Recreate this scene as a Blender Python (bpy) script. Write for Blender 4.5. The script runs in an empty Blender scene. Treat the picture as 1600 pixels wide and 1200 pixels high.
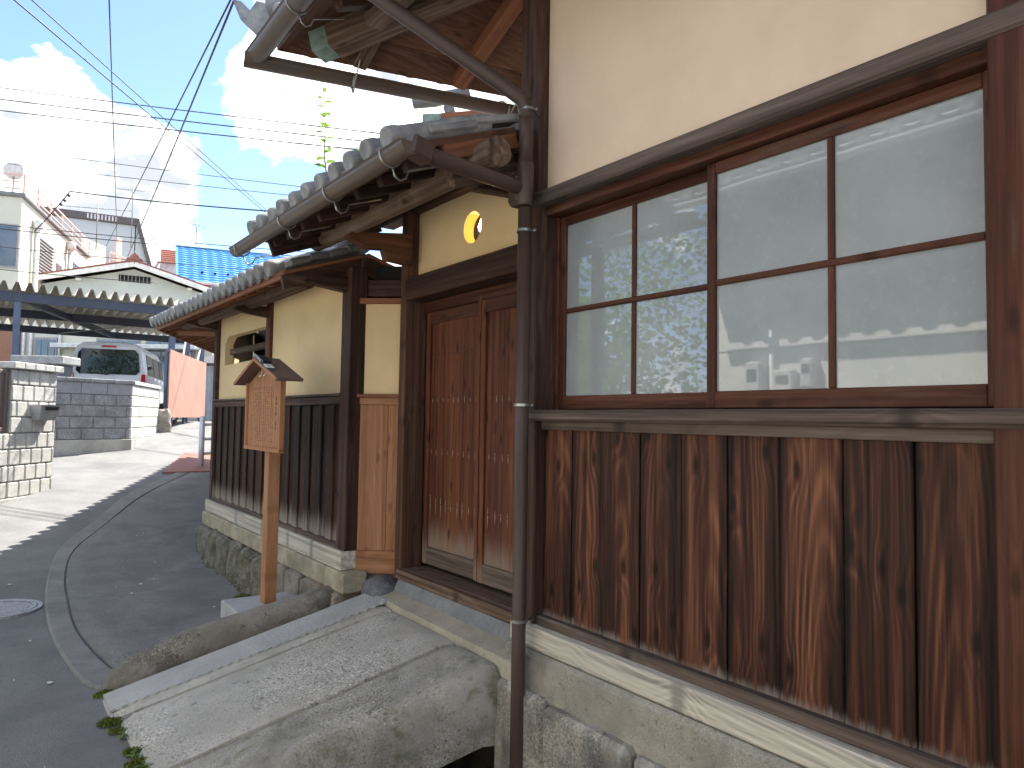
import bpy, math, random
from mathutils import Matrix, Vector
random.seed(7)
R = math.radians
scene = bpy.context.scene
col = scene.collection

# ------------------------------------------------------------------ camera
TH, PI_, RO = R(36.1), R(2.85), R(.9)
fwd = Vector((math.sin(TH)*math.cos(PI_), math.cos(TH)*math.cos(PI_), math.sin(PI_)))
rt0 = Vector((math.cos(TH), -math.sin(TH), 0))
up0 = rt0.cross(fwd)
rt = rt0*math.cos(RO)+up0*math.sin(RO)
upv = up0*math.cos(RO)-rt0*math.sin(RO)
cam = bpy.data.cameras.new('camera')
cam.sensor_width = 36
cam.lens = 1130/1600*36
cam.clip_end = 3000
camo = bpy.data.objects.new('camera', cam)
col.objects.link(camo)
m = Matrix((rt, upv, -fwd)).transposed().to_4x4()
m.translation = Vector((0, 0, 1.5))
camo.matrix_world = m
scene.camera = camo

# ------------------------------------------------------------------ light
SUN_AZ, SUN_EL = R(60), R(51)
sdir = Vector((math.sin(SUN_AZ)*math.cos(SUN_EL), math.cos(SUN_AZ)*math.cos(SUN_EL), math.sin(SUN_EL)))
sl = bpy.data.lights.new('sun', 'SUN')
sl.energy = 2.0
sl.angle = R(.5)
sl.color = (1, .955, .88)
so = bpy.data.objects.new('sun', sl)
col.objects.link(so)
so.rotation_euler = sdir.to_track_quat('Z', 'Y').to_euler()
so.location = (30, 20, 40)
vs = scene.view_settings
vs.view_transform = 'Standard'
vs.look = 'None'
vs.gamma = 1
vs.use_curve_mapping = False
vs.exposure = 3.03

world = bpy.data.worlds.new('World')
scene.world = world
world.use_nodes = True
nt = world.node_tree
nt.nodes.clear()
L = nt.links.new
def wn(t, **k):
    n = nt.nodes.new(t)
    for a, b in k.items():
        setattr(n, a, b)
    return n
sky = wn('ShaderNodeTexSky', sky_type='NISHITA')
sky.sun_disc = False
sky.sun_elevation = SUN_EL
sky.sun_rotation = SUN_AZ
sky.air_density = .65
sky.dust_density = .3
sky.ozone_density = 3.0
tc = wn('ShaderNodeTexCoord')
def wmath(op, a, b=None, c=None):
    n = wn('ShaderNodeMath', operation=op)
    for i, v in enumerate((a, b, c)):
        if v is None: continue
        if isinstance(v, (int, float)): n.inputs[i].default_value = v
        else: L(v, n.inputs[i])
    return n.outputs[0]
def wnoise(scale, detail, rough, off=(0, 0, 0), sc=(1, 1, 1), dist=0):
    mp = wn('ShaderNodeMapping')
    mp.inputs['Location'].default_value = off
    mp.inputs['Scale'].default_value = sc
    L(tc.outputs['Generated'], mp.inputs[0])
    n = wn('ShaderNodeTexNoise')
    n.inputs['Scale'].default_value = scale
    n.inputs['Detail'].default_value = detail
    n.inputs['Roughness'].default_value = rough
    n.inputs['Distortion'].default_value = dist
    L(mp.outputs[0], n.inputs['Vector'])
    return n.outputs['Fac']
def pxdir(x, y):
    return (fwd + rt*((x-800)/1130) + upv*((600-y)/1130)).normalized()
# soft lumps that decide where the cumulus banks stand
lumps = [(80, 120, 110, .40), (50, 240, 170, .34), (215, 200, 110, .34), (290, 300, 110, .20), (225, 330, 90, .16), (110, 75, 50, .42),
         (420, 110, 110, .34), (520, 190, 150, .34), (640, 100, 200, .34), (420, 195, 90, .2), (370, 365, 60, .14),
         (240, 50, 150, -.50), (400, 290, 110, -.44), (40, 0, 120, -.46), (200, 120, 60, -.24), (480, 330, 90, -.26), (430, 390, 120, -.28), (310, 165, 55, -.2), (170, 10, 120, -.3), (330, 20, 60, -.25)]
acc = None
for (x, y, r_, w) in lumps:
    d = pxdir(x, y)
    dp = wn('ShaderNodeVectorMath', operation='DISTANCE')
    L(tc.outputs['Generated'], dp.inputs[0])
    dp.inputs[1].default_value = d
    mr = wn('ShaderNodeMapRange', interpolation_type='SMOOTHSTEP')
    L(dp.outputs['Value'], mr.inputs['Value'])
    mr.inputs['From Min'].default_value = 1.45*r_/1130
    mr.inputs['From Max'].default_value = .25*r_/1130
    mr.inputs['To Min'].default_value = 0
    mr.inputs['To Max'].default_value = w
    acc = mr.outputs[0] if acc is None else wmath('ADD', acc, mr.outputs[0])
n1 = wnoise(5.5, 9, .60, (3.1, 1.7, .4), (1, 1, 1.5), .25)
n3 = wnoise(17, 6, .6, (1.3, .2, 4.4), (1, 1, 1.3), .4)
dens = wmath('ADD', wmath('ADD', wmath('MULTIPLY', wmath('SUBTRACT', n1, .5), 1.5), wmath('MULTIPLY', wmath('SUBTRACT', n3, .5), .55)), wmath('ADD', acc, .5))
al = wn('ShaderNodeMapRange', interpolation_type='SMOOTHSTEP')
L(dens, al.inputs['Value'])
al.inputs['From Min'].default_value = .50
al.inputs['From Max'].default_value = .62
n2 = wnoise(9, 6, .6, (.7, 5.2, 2.2), (1, 1, 1.7), .3)
shd = wn('ShaderNodeMapRange')
L(n2, shd.inputs['Value'])
shd.inputs['From Min'].default_value = .40
shd.inputs['From Max'].default_value = .60
ccol = wn('ShaderNodeMixRGB')
L(shd.outputs[0], ccol.inputs[0])
ccol.inputs[1].default_value = (2.1, 2.25, 2.5, 1)
ccol.inputs[2].default_value = (10.6, 10.3, 9.8, 1)
mix = wn('ShaderNodeMixRGB')
L(al.outputs[0], mix.inputs[0])
L(sky.outputs[0], mix.inputs[1])
L(ccol.outputs[0], mix.inputs[2])
bg = wn('ShaderNodeBackground')
L(mix.outputs[0], bg.inputs[0])
bg.inputs[1].default_value = .05
wo = wn('ShaderNodeOutputWorld')
L(bg.outputs[0], wo.inputs[0])

# ------------------------------------------------------------------ materials
MATS = {}
def newmat(name):
    mt = bpy.data.materials.new(name)
    mt.use_nodes = True
    t = mt.node_tree
    return mt, t, t.nodes['Principled BSDF']
class G:
    """tiny node helper"""
    def __init__(s, t): s.t = t
    def n(s, typ, ins=None, **k):
        nd = s.t.nodes.new(typ)
        for a, b in k.items(): setattr(nd, a, b)
        if ins:
            for a, b in ins.items(): s.set(nd.inputs[a], b)
        return nd
    def set(s, sock, v):
        if hasattr(v, 'is_output') or isinstance(v, bpy.types.NodeSocket): s.t.links.new(v, sock)
        else:
            if isinstance(v, tuple) and len(v) == 3 and sock.type == 'RGBA': v = v+(1,)
            sock.default_value = v
    def m(s, op, a, b=0.0, c=None):
        d = {0: a, 1: b}
        if c is not None: d[2] = c
        return s.n('ShaderNodeMath', d, operation=op).outputs[0]
    def noise(s, vec, scale, detail=4, rough=.55, dist=0):
        return s.n('ShaderNodeTexNoise', {'Vector': vec, 'Scale': scale, 'Detail': detail, 'Roughness': rough, 'Distortion': dist}).outputs['Fac']
    def ramp(s, fac, stops):
        r = s.n('ShaderNodeValToRGB', {'Fac': fac})
        e = r.color_ramp.elements
        while len(e) < len(stops): e.new(.5)
        for i, (p, c) in enumerate(stops):
            e[i].position = p
            e[i].color = tuple(c)+(1,) if len(c) == 3 else c
        return r.outputs[0]
    def rng(s, v, a, b, c=0., d=1., smooth=True):
        return s.n('ShaderNodeMapRange', {'Value': v, 'From Min': a, 'From Max': b, 'To Min': c, 'To Max': d}, interpolation_type='SMOOTHSTEP' if smooth else 'LINEAR').outputs[0]
    def mix(s, f, a, b, mode='MIX'):
        return s.n('ShaderNodeMixRGB', {0: f, 1: a, 2: b}, blend_type=mode).outputs[0]
    def mapv(s, vec, scale=(1, 1, 1), loc=(0, 0, 0)):
        return s.n('ShaderNodeMapping', {'Vector': vec, 'Scale': scale, 'Location': loc}).outputs[0]
    def bump(s, h, strength, dist, bsdf):
        b = s.n('ShaderNodeBump', {'Height': h, 'Strength': strength, 'Distance': dist})
        s.t.links.new(b.outputs[0], bsdf.inputs['Normal'])

WOODS = {  # dark, mid, light, weathered, ring freq, contrast of rings, roughness, fade at foot
    'board': ((.008, .005, .0042), (.062, .023, .0145), (.24, .098, .047), (.30, .26, .23), 62, .75, .5, .06),
    'burnt': ((.007, .0045, .004), (.030, .014, .010), (.085, .043, .028), (.42, .37, .31), 60, .5, .6, .20),
    'dark':  ((.020, .011, .009), (.055, .028, .020), (.125, .066, .045), (.22, .18, .15), 55, .45, .55, 0),
    'frame': ((.035, .013, .008), (.082, .030, .018), (.16, .065, .038), (.2, .15, .12), 60, .35, .45, 0),
    'door':  ((.042, .015, .008), (.125, .043, .021), (.21, .084, .042), (.30, .23, .18), 45, .4, .5, .13),
    'new':   ((.20, .088, .042), (.30, .142, .072), (.42, .22, .12), (.3, .25, .2), 50, .45, .6, 0),
    'sign':  ((.26, .118, .052), (.37, .18, .088), (.47, .25, .135), (.3, .25, .2), 55, .3, .6, 0),
    'bleach': ((.26, .24, .21), (.55, .505, .42), (.74, .69, .58), (.1, .08, .06), 105, .8, .8, 0),
    'rail':  ((.05, .036, .03), (.125, .092, .075), (.23, .185, .155), (.3, .26, .23), 60, .4, .7, 0),
    'log':   ((.045, .028, .02), (.12, .076, .052), (.26, .185, .135), (.3, .26, .23), 35, .5, .75, 0),
    'soffit': ((.050, .022, .014), (.105, .048, .029), (.18, .088, .054), (.2, .15, .12), 40, .45, .65, 0),
    'post':  ((.05, .025, .016), (.115, .060, .040), (.20, .115, .078), (.25, .2, .16), 50, .4, .6, 0),
    'red':   ((.14, .052, .026), (.22, .09, .046), (.32, .15, .082), (.2, .15, .12), 40, .4, .6, 0),
}
def wood(kind, axis, ua=None):
    if ua is None: ua = 1 if axis == 0 else 0
    key = (kind, axis, ua)
    if key in MATS: return MATS[key]
    dk, md, lt, wt, freq, con, rough, fade = WOODS[kind]
    mt, t, b = newmat('wood_%s_%s' % (kind, 'xyz'[axis]))
    g = G(t)
    tcn = g.n('ShaderNodeTexCoord')
    rnd = g.n('ShaderNodeObjectInfo').outputs['Random']
    sp = g.n('ShaderNodeSeparateXYZ', {0: tcn.outputs['Object']})
    ax = sp.outputs[axis]
    o = [ua, 3-axis-ua]
    u0, v0 = sp.outputs[o[0]], sp.outputs[o[1]]
    u = g.m('ADD', u0, g.m('MULTIPLY', g.m('SUBTRACT', rnd, .5), .16))
    a = g.m('ADD', ax, g.m('MULTIPLY', rnd, 31.7))
    rv = g.m('ADD', v0, g.m('MULTIPLY', rnd, 17.3))
    lowv = g.n('ShaderNodeCombineXYZ', {0: g.m('MULTIPLY', u, 5), 1: g.m('MULTIPLY', rv, 5), 2: g.m('MULTIPLY', a, .55)}).outputs[0]
    low = g.noise(lowv, 1.3, 3, .5)
    # knots
    kv = g.n('ShaderNodeCombineXYZ', {0: g.m('MULTIPLY', u, 6.5), 1: g.m('MULTIPLY', a, 2.6), 2: g.m('MULTIPLY', rnd, 9)}).outputs[0]
    vor = g.n('ShaderNodeTexVoronoi', {'Vector': kv, 'Scale': 1.0, 'Randomness': 1.0}, feature='F1', voronoi_dimensions='2D').outputs['Distance']
    knot = g.rng(vor, .13, .03)
    knotw = g.rng(vor, .35, .0)
    # growth rings cut by the plank: cone shells give cathedral arches
    cone = g.m('ADD', g.m('MULTIPLY', g.m('ADD', ax, .62), g.m('ADD', .03, g.m('MULTIPLY', rnd, .06))), g.m('MULTIPLY', low, .035))
    rr = g.m('SQRT', g.m('ADD', g.m('POWER', g.m('ADD', u, g.m('MULTIPLY', v0, .6)), 2.0), g.m('POWER', cone, 2.0)))
    rr = g.m('ADD', rr, g.m('MULTIPLY', knotw, .02))
    ph = g.m('ADD', g.m('MULTIPLY', rr, freq*6.283), g.m('MULTIPLY', low, 2.5))
    ring = g.m('ADD', g.m('MULTIPLY', g.m('SINE', ph), .5), .5)
    ring = g.m('POWER', ring, 1.6)
    mod = g.rng(g.noise(lowv, 2.6, 3, .6), .35, .65, .25, 1.)
    ring = g.m('ADD', .4, g.m('MULTIPLY', g.m('SUBTRACT', ring, .4), mod))
    fv = g.n('ShaderNodeCombineXYZ', {0: g.m('MULTIPLY', u, 190), 1: g.m('MULTIPLY', rv, 190), 2: g.m('MULTIPLY', a, 3.5)}).outputs[0]
    fib = g.noise(fv, 1, 3, .6)
    sv = g.n('ShaderNodeCombineXYZ', {0: g.m('MULTIPLY', u, 34), 1: g.m('MULTIPLY', rv, 34), 2: g.m('MULTIPLY', a, .8)}).outputs[0]
    stre = g.noise(sv, 1, 4, .6)
    val = g.m('ADD', g.m('MULTIPLY', g.m('SUBTRACT', ring, .4), .42*con), g.m('MULTIPLY', g.m('SUBTRACT', fib, .5), .55))
    val = g.m('ADD', val, g.m('MULTIPLY', g.m('SUBTRACT', stre, .5), 1.75))
    val = g.m('ADD', val, g.m('MULTIPLY', g.m('SUBTRACT', low, .5), .55))
    val = g.m('ADD', val, g.m('MULTIPLY', g.m('SUBTRACT', rnd, .5), .30))
    if kind == 'board':
        ed_ = g.rng(g.m('ABSOLUTE', g.m('ADD', u0, g.m('MULTIPLY', g.m('SUBTRACT', low, .5), .09))), .045, .10, 0, .34)
        val = g.m('SUBTRACT', val, ed_)
        val = g.m('ADD', val, .06)
    val = g.m('ADD', val, .47)
    c = g.ramp(val, [(0, dk), (.27, tuple(.5*(p+q) for p, q in zip(dk, md))), (.5, md), (.78, tuple(.55*p+.45*q for p, q in zip(md, lt))), (1, lt)])
    c = g.mix(g.m('MULTIPLY', knot, .85), c, dk)
    if fade:
        gz_ = g.n('ShaderNodeSeparateXYZ', {0: tcn.outputs['Generated']}).outputs[axis]
        e = g.m('ADD', gz_, g.m('MULTIPLY', g.m('SUBTRACT', stre, .5), fade*1.9))
        e = g.m('ADD', e, g.m('MULTIPLY', g.m('SUBTRACT', fib, .5), fade*.9))
        ff = g.rng(e, fade, fade*.05, 0, .62)
        c = g.mix(ff, c, wt)
    else:
        pat = g.rng(g.noise(lowv, 2.1, 4, .6), .58, .75, 0, .3)
        c = g.mix(pat, c, wt)
    g.set(b.inputs['Base Color'], c)
    g.set(b.inputs['Roughness'], g.m('ADD', rough, g.m('MULTIPLY', g.m('SUBTRACT', stre, .5), -.25)))
    b.inputs['Specular IOR Level'].default_value = .16
    h = g.m('ADD', g.m('MULTIPLY', ring, .6*con), g.m('ADD', g.m('MULTIPLY', fib, .5), g.m('MULTIPLY', stre, .6)))
    h = g.m('SUBTRACT', h, g.m('MULTIPLY', knot, .8))
    g.bump(h, .55, .004, b)
    MATS[key] = mt
    return mt

def simple(name, c, rough=.6, metal=0., var=.12, scale=6., bump=0., bscale=80., spec=.5, c2=None, stretch=(1, 1, 1), dirt=0., dirtc=(.05, .045, .04), coord='Object'):
    """paint / metal / plaster / concrete: base colour with mottling, stains and fine relief"""
    if name in MATS: return MATS[name]
    mt, t, b = newmat(name)
    g = G(t)
    tcn = g.n('ShaderNodeTexCoord')
    rnd = g.n('ShaderNodeObjectInfo').outputs['Random']
    add = g.n('ShaderNodeVectorMath', {0: tcn.outputs[coord], 1: g.n('ShaderNodeCombineXYZ', {0: g.m('MULTIPLY', rnd, 23.), 1: g.m('MULTIPLY', rnd, 11.), 2: rnd}).outputs[0]}, operation='ADD').outputs[0]
    v = g.mapv(add, stretch)
    n1 = g.noise(v, scale, 5, .6)
    c2 = c2 or tuple(max(0, x*(1-2.2*var)) for x in c)
    cc = g.mix(g.rng(n1, .3, .72), c2, c)
    cc = g.mix(g.m('MULTIPLY', rnd, var*1.2), cc, c2)
    if dirt:
        d = g.rng(g.noise(v, scale*.45, 6, .65, .3), .5, .72, 0, dirt)
        cc = g.mix(d, cc, dirtc)
    g.set(b.inputs['Base Color'], cc)
    g.set(b.inputs['Roughness'], g.m('ADD', rough, g.m('MULTIPLY', g.m('SUBTRACT', n1, .5), .18)))
    b.inputs['Metallic'].default_value = metal
    b.inputs['Specular IOR Level'].default_value = spec
    if bump:
        g.bump(g.m('ADD', g.noise(v, bscale, 4, .6), g.m('MULTIPLY', n1, .6)), bump, .006, b)
    MATS[name] = mt
    return mt

def stone(name, lo, hi, speck=(.02, .02, .02), spk=.5, scale=120, moss=0., stain=.4, stainc=(.035, .032, .032), white=.0, rough=.85, sscale=2.2):
    """granite / rubble / asphalt: aggregate speckle, broad stains, moss"""
    if name in MATS: return MATS[name]
    mt, t, b = newmat(name)
    g = G(t)
    tcn = g.n('ShaderNodeTexCoord')
    geo = g.n('ShaderNodeNewGeometry')
    v = geo.outputs['Position']
    n1 = g.noise(v, sscale*1.8, 6, .6, .2)
    n2r = g.noise(v, scale, 2, .7)
    wear = g.rng(g.noise(v, sscale*.9, 4, .6, .3), .36, .64, .25, 1.)
    n2 = g.m('ADD', .52, g.m('MULTIPLY', g.m('SUBTRACT', n2r, .52), wear))
    vo = g.n('ShaderNodeTexVoronoi', {'Vector': v, 'Scale': scale*1.1}, feature='F1')
    n3 = g.noise(v, scale*.25, 4, .65)
    c = g.mix(g.rng(n1, .3, .7), lo, hi)
    c = g.mix(g.rng(n2, .48, .36, 0, spk), c, speck)
    c = g.mix(g.rng(n2, .56, .68, 0, spk*.9), c, tuple(min(1, x*1.9+.03) for x in hi))
    c = g.mix(g.rng(n3, .42, .3, 0, .45), c, speck)
    st = g.rng(g.noise(v, sscale, 7, .62, .4), .47, .66, 0, stain)
    c = g.mix(st, c, stainc)
    if white:
        c = g.mix(g.rng(g.noise(v, sscale*1.3, 7, .68, .6), .54, .66, 0, white), c, (.62, .61, .58))
    if moss:
        mn = g.noise(v, 5.5, 7, .66, .3)
        c = g.mix(g.rng(mn, .53, .68, 0, moss), c, (.085, .10, .025))
    g.set(b.inputs['Base Color'], c)
    b.inputs['Roughness'].default_value = rough
    b.inputs['Specular IOR Level'].default_value = .3
    hh = g.m('ADD', g.m('MULTIPLY', n2, .5), g.m('ADD', n3, g.m('MULTIPLY', vo.outputs['Distance'], .4)))
    g.bump(hh, .7, .006, b)
    MATS[name] = mt
    return mt

def emit(name, c, s):
    if name in MATS: return MATS[name]
    mt, t, b = newmat(name)
    b.inputs['Base Color'].default_value = c+(1,)
    b.inputs['Emission Color'].default_value = c+(1,)
    b.inputs['Emission Strength'].default_value = s
    MATS[name] = mt
    return mt

# ------------------------------------------------------------------ geometry helpers
BASE = Matrix.Identity(4)
WM = {}
MESH = {}
def thing(name, label, cat, loc=(0, 0, 0), group=None, rotz=0.):
    o = bpy.data.objects.new(name, None)
    o.empty_display_size = .1
    M = BASE @ Matrix.Translation(loc) @ Matrix.Rotation(rotz, 4, 'Z')
    o.matrix_world = M
    WM[o] = M.copy()
    col.objects.link(o)
    o['label'] = label
    o['category'] = cat
    if group: o['group'] = group
    return o
def link(name, mesh, mat, par, M, smooth=False):
    o = bpy.data.objects.new(name, mesh)
    if mat is not None and not mesh.materials: mesh.materials.append(mat)
    elif mat is not None and mesh.materials[0] != mat:
        o.material_slots[0].link = 'OBJECT'
        o.material_slots[0].material = mat
    M = BASE @ M
    WM[o] = M.copy()
    col.objects.link(o)
    if par is not None:
        o.parent = par
        o.matrix_parent_inverse = Matrix.Identity(4)
        o.matrix_basis = WM[par].inverted() @ M
    else: o.matrix_world = M
    return o
def top(o, label, cat, group=None):
    o['label'] = label
    o['category'] = cat
    if group: o['group'] = group
    return o
def struct(o):
    o['kind'] = 'structure'
    return o
def boxmesh(dx, dy, dz, b):
    k = (round(dx, 4), round(dy, 4), round(dz, 4), round(b, 4))
    if k in MESH: return MESH[k]
    hx, hy, hz = dx/2, dy/2, dz/2
    b = min(b, .45*min(dx, dy, dz))
    me = bpy.data.meshes.new('box')
    V, F = [], []
    if b <= 0:
        V = [(sx*hx, sy*hy, sz*hz) for sx in (-1, 1) for sy in (-1, 1) for sz in (-1, 1)]
        F = [(0, 1, 3, 2), (4, 6, 7, 5), (0, 4, 5, 1), (2, 3, 7, 6), (0, 2, 6, 4), (1, 5, 7, 3)]
    else:
        idx = {}
        for sx in (-1, 1):
            for sy in (-1, 1):
                for sz in (-1, 1):
                    for a in range(3):
                        p = [sx*(hx-b), sy*(hy-b), sz*(hz-b)]
                        p[a] = (sx, sy, sz)[a]*(hx, hy, hz)[a]
                        idx[(sx, sy, sz, a)] = len(V)
                        V.append(tuple(p))
        def nf(ids):
            ps = [Vector(V[i]) for i in ids]
            n = (ps[1]-ps[0]).cross(ps[2]-ps[0])
            cen = sum(ps, Vector())/len(ps)
            F.append(tuple(ids) if n.dot(cen) > 0 else tuple(reversed(ids)))
        q = [(-1, -1), (1, -1), (1, 1), (-1, 1)]
        for a in range(3):
            o1, o2 = [i for i in range(3) if i != a]
            for s in (-1, 1):
                ids = []
                for c in q:
                    t = [0, 0, 0]; t[a] = s; t[o1] = c[0]; t[o2] = c[1]
                    ids.append(idx[(t[0], t[1], t[2], a)])
                nf(ids)
            # edges running along axis a: between faces o1 and o2
            for s1 in (-1, 1):
                for s2 in (-1, 1):
                    t0 = [0, 0, 0]; t0[o1] = s1; t0[o2] = s2
                    t0[a] = -1; A = tuple(t0); t0[a] = 1; B = tuple(t0)
                    nf([idx[A+(o1,)], idx[B+(o1,)], idx[B+(o2,)], idx[A+(o2,)]])
        for sx in (-1, 1):
            for sy in (-1, 1):
                for sz in (-1, 1):
                    nf([idx[(sx, sy, sz, a)] for a in range(3)])
    me.from_pydata(V, [], F)
    me.update()
    MESH[k] = me
    return me
def pick(mat, dims):
    if isinstance(mat, str):
        od = sorted(range(3), key=lambda i: -dims[i])
        return wood(mat, od[0], od[1])
    return mat
def box(name, mat, par, x0, x1, y0, y1, z0, z1, b=.004, rot=None):
    d = (x1-x0, y1-y0, z1-z0)
    M = Matrix.Translation(((x0+x1)/2, (y0+y1)/2, (z0+z1)/2))
    if rot is not None: M = M @ rot
    key = None
    me = boxmesh(*d, b)
    return link(name, me, pick(mat, d), par, M)
def frame_of(p0, p1, up=(0, 0, 1)):
    p0, p1 = Vector(p0), Vector(p1)
    x = (p1-p0).normalized()
    u = Vector(up)
    y = u.cross(x)
    if y.length < 1e-5: y = Vector((0, 1, 0)).cross(x)
    y.normalize()
    z = x.cross(y)
    M = Matrix((x, y, z)).transposed().to_4x4()
    M.translation = (p0+p1)/2
    return M, (p1-p0).length
def bar(name, mat, par, p0, p1, w, h, b=.004, up=(0, 0, 1)):
    M, ln = frame_of(p0, p1, up)
    mt = wood(mat, 0, 1 if w >= h else 2) if isinstance(mat, str) else mat
    return link(name, boxmesh(ln, w, h, b), mt, par, M)
def raw(name, mat, par, V, F, smooth=False, org=None):
    if org is None:
        n = len(V)
        org = Vector((sum(v[0] for v in V)/n, sum(v[1] for v in V)/n, sum(v[2] for v in V)/n))
    org = Vector(org)
    me = bpy.data.meshes.new(name)
    me.from_pydata([tuple(Vector(v)-org) for v in V], [], F)
    if smooth: me.polygons.foreach_set('use_smooth', [True]*len(me.polygons))
    me.update()
    return link(name, me, mat, par, Matrix.Translation(org))
def tubegeo(pts, r, seg=10, cap=True, V=None, F=None):
    V = [] if V is None else V
    F = [] if F is None else F
    pts = [Vector(p) for p in pts]
    rs = r if isinstance(r, (list, tuple)) else [r]*len(pts)
    s0 = len(V)
    ref = None
    for i, p in enumerate(pts):
        a = pts[max(0, i-1)]
        c = pts[min(len(pts)-1, i+1)]
        t = (c-a).normalized()
        if ref is None:
            ref = Vector((0, 0, 1)) if abs(t.z) < .9 else Vector((1, 0, 0))
        y = ref.cross(t).normalized()
        z = t.cross(y)
        ref = z
        for k in range(seg):
            an = 2*math.pi*k/seg
            V.append(tuple(p+(y*math.cos(an)+z*math.sin(an))*rs[i]))
    for i in range(len(pts)-1):
        for k in range(seg):
            a = s0+i*seg+k
            b_ = s0+i*seg+(k+1) % seg
            F.append((a, b_, b_+seg, a+seg))
    if cap:
        F.append(tuple(reversed(range(s0, s0+seg))))
        F.append(tuple(range(s0+(len(pts)-1)*seg, s0+len(pts)*seg)))
    return V, F
def tube(name, mat, par, pts, r, seg=10, cap=True, smooth=True):
    V, F = tubegeo(pts, r, seg, cap)
    o = raw(name, mat, par, V, F, smooth)
    if smooth and cap:
        for p in o.data.polygons:
            if len(p.vertices) > 4: p.use_smooth = False
    return o
def boxgeo(x0, x1, y0, y1, z0, z1, V, F):
    s = len(V)
    V += [(x, y, z) for x in (x0, x1) for y in (y0, y1) for z in (z0, z1)]
    F += [tuple(s+i for i in f) for f in ((0, 1, 3, 2), (4, 6, 7, 5), (0, 4, 5, 1), (2, 3, 7, 6), (0, 2, 6, 4), (1, 5, 7, 3))]
    return V, F
def interp(x, K):
    if x <= K[0][0]: return K[0][1]
    for (a, va), (b_, vb) in zip(K, K[1:]):
        if x <= b_: return va+(vb-va)*(x-a)/(b_-a)
    return K[-1][1]
GK = [(-50, 0), (5.5, 0), (7, .03), (8, .09), (9, .19), (10, .31), (17, 1.15), (18.5, 1.27), (20, 1.32), (200, 1.4)]
def gz(y): return interp(y, GK)
def hash2(a, b_): 
    x = math.sin(a*127.1+b_*311.7)*43758.5453
    return x-math.floor(x)
def vn(x, y):
    xi, yi = math.floor(x), math.floor(y)
    fx, fy = x-xi, y-yi
    fx, fy = fx*fx*(3-2*fx), fy*fy*(3-2*fy)
    return (hash2(xi, yi)*(1-fx)+hash2(xi+1, yi)*fx)*(1-fy)+(hash2(xi, yi+1)*(1-fx)+hash2(xi+1, yi+1)*fx)*fy

# ================================================================== THE GROUND
ASPH = stone('asphalt', (.15, .15, .149), (.20, .198, .193), (.06, .06, .062), .55, 150, 0, .35, (.075, .076, .08), 0, .88, 1.1)
ASPH2 = stone('asphalt_worn', (.14, .138, .135), (.21, .205, .194), (.035, .035, .037), .6, 120, 0, .6, (.19, .182, .17), .10, .9, 1.3)
CONC = stone('concrete', (.21, .205, .19), (.33, .32, .295), (.10, .095, .09), .3, 140, .25, .4, (.11, .105, .095), 0, .9, 2.0)
GUTC = stone('gutter_concrete', (.19, .187, .178), (.25, .245, .23), (.06, .06, .058), .35, 150, 0, .4, (.08, .08, .078), 0, .9, 1.8)
xs = [-600, -120, -40, -15, -8]+[-6+.5*i for i in range(13)]+[.3, .6, 1.05]+[1.5+.5*i for i in range(14)]+[10, 15, 25, 60, 150, 600]
ys = [-300, -60, -20, -6]+[-5+1.*i for i in range(9)]+[4.45]+[5+.33*i for i in range(49)]+[22, 25, 30, 40, 60, 90, 150, 300, 900]
V, F = [], []
for y in ys:
    for x in xs:
        V.append((x, y, gz(y)+(.012*(vn(x*.7, y*.7)-.5) if abs(x) < 9 and y < 21 else 0)))
n = len(xs)
for j in range(len(ys)-1):
    for i in range(n-1):
        if 1.05 <= xs[i] < 8 and -6 <= ys[j] < 4.45: continue
        F.append((j*n+i, j*n+i+1, (j+1)*n+i+1, (j+1)*n+i))
struct(raw('road', ASPH, None, V, F, True, (0, 0, 0)))

# the open ditch along the house and its walls
V, F = [], []
def quad(*p):
    s = len(V)
    V.extend(p)
    F.append(tuple(range(s, s+len(p))))
quad((1.05, -6, .0), (1.05, 4.45, .0), (1.05, 4.45, -.75), (1.05, -6, -.75))
quad((1.05, -6, -.75), (1.05, 4.45, -.75), (2.3, 4.45, -.75), (2.3, -6, -.75))
quad((1.05, 4.45, 0), (2.3, 4.45, 0), (2.3, 4.45, -.75), (1.05, 4.45, -.75))
quad((2.2, -6, -.76), (2.2, 4.6, -.76), (2.2, 4.6, .48), (2.2, -6, .48))
quad((2.2, -6, .48), (2.2, 4.6, .48), (8.2, 4.6, .48), (8.2, -6, .48))
quad((2.2, 4.6, .48), (2.2, 4.6, -.1), (8.2, 4.6, -.1), (8.2, 4.6, .48))
struct(raw('ditch', stone('ditch_concrete', (.10, .1, .09), (.18, .17, .15), (.03, .03, .03), .4, 90, .4, .5), None, V, F))

def smoothline(P, k=6):
    out = []
    for i in range(len(P)-1):
        p0 = P[max(0, i-1)]; p1 = P[i]; p2 = P[i+1]; p3 = P[min(len(P)-1, i+2)]
        for j in range(k):
            t = j/k
            out.append(tuple(.5*((2*p1[a])+(-p0[a]+p2[a])*t+(2*p0[a]-5*p1[a]+4*p2[a]-p3[a])*t*t+(-p0[a]+3*p1[a]-3*p2[a]+p3[a])*t**3) for a in (0, 1)))
    out.append(P[-1])
    return out
outer = smoothline([(.60, 4.50), (.50, 4.72), (.43, 5.69), (.44, 6.6), (.52, 7.6), (.69, 8.6), (1.08, 9.58), (1.63, 10.95), (2.35, 12.1), (3.2, 13.4)])
inner = smoothline([(.735, 4.62), (.66, 4.95), (.585, 5.76), (.60, 6.6), (.655, 7.54), (.80, 8.4), (1.18, 9.35), (1.76, 10.7), (2.47, 11.9), (3.32, 13.2)])
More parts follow.
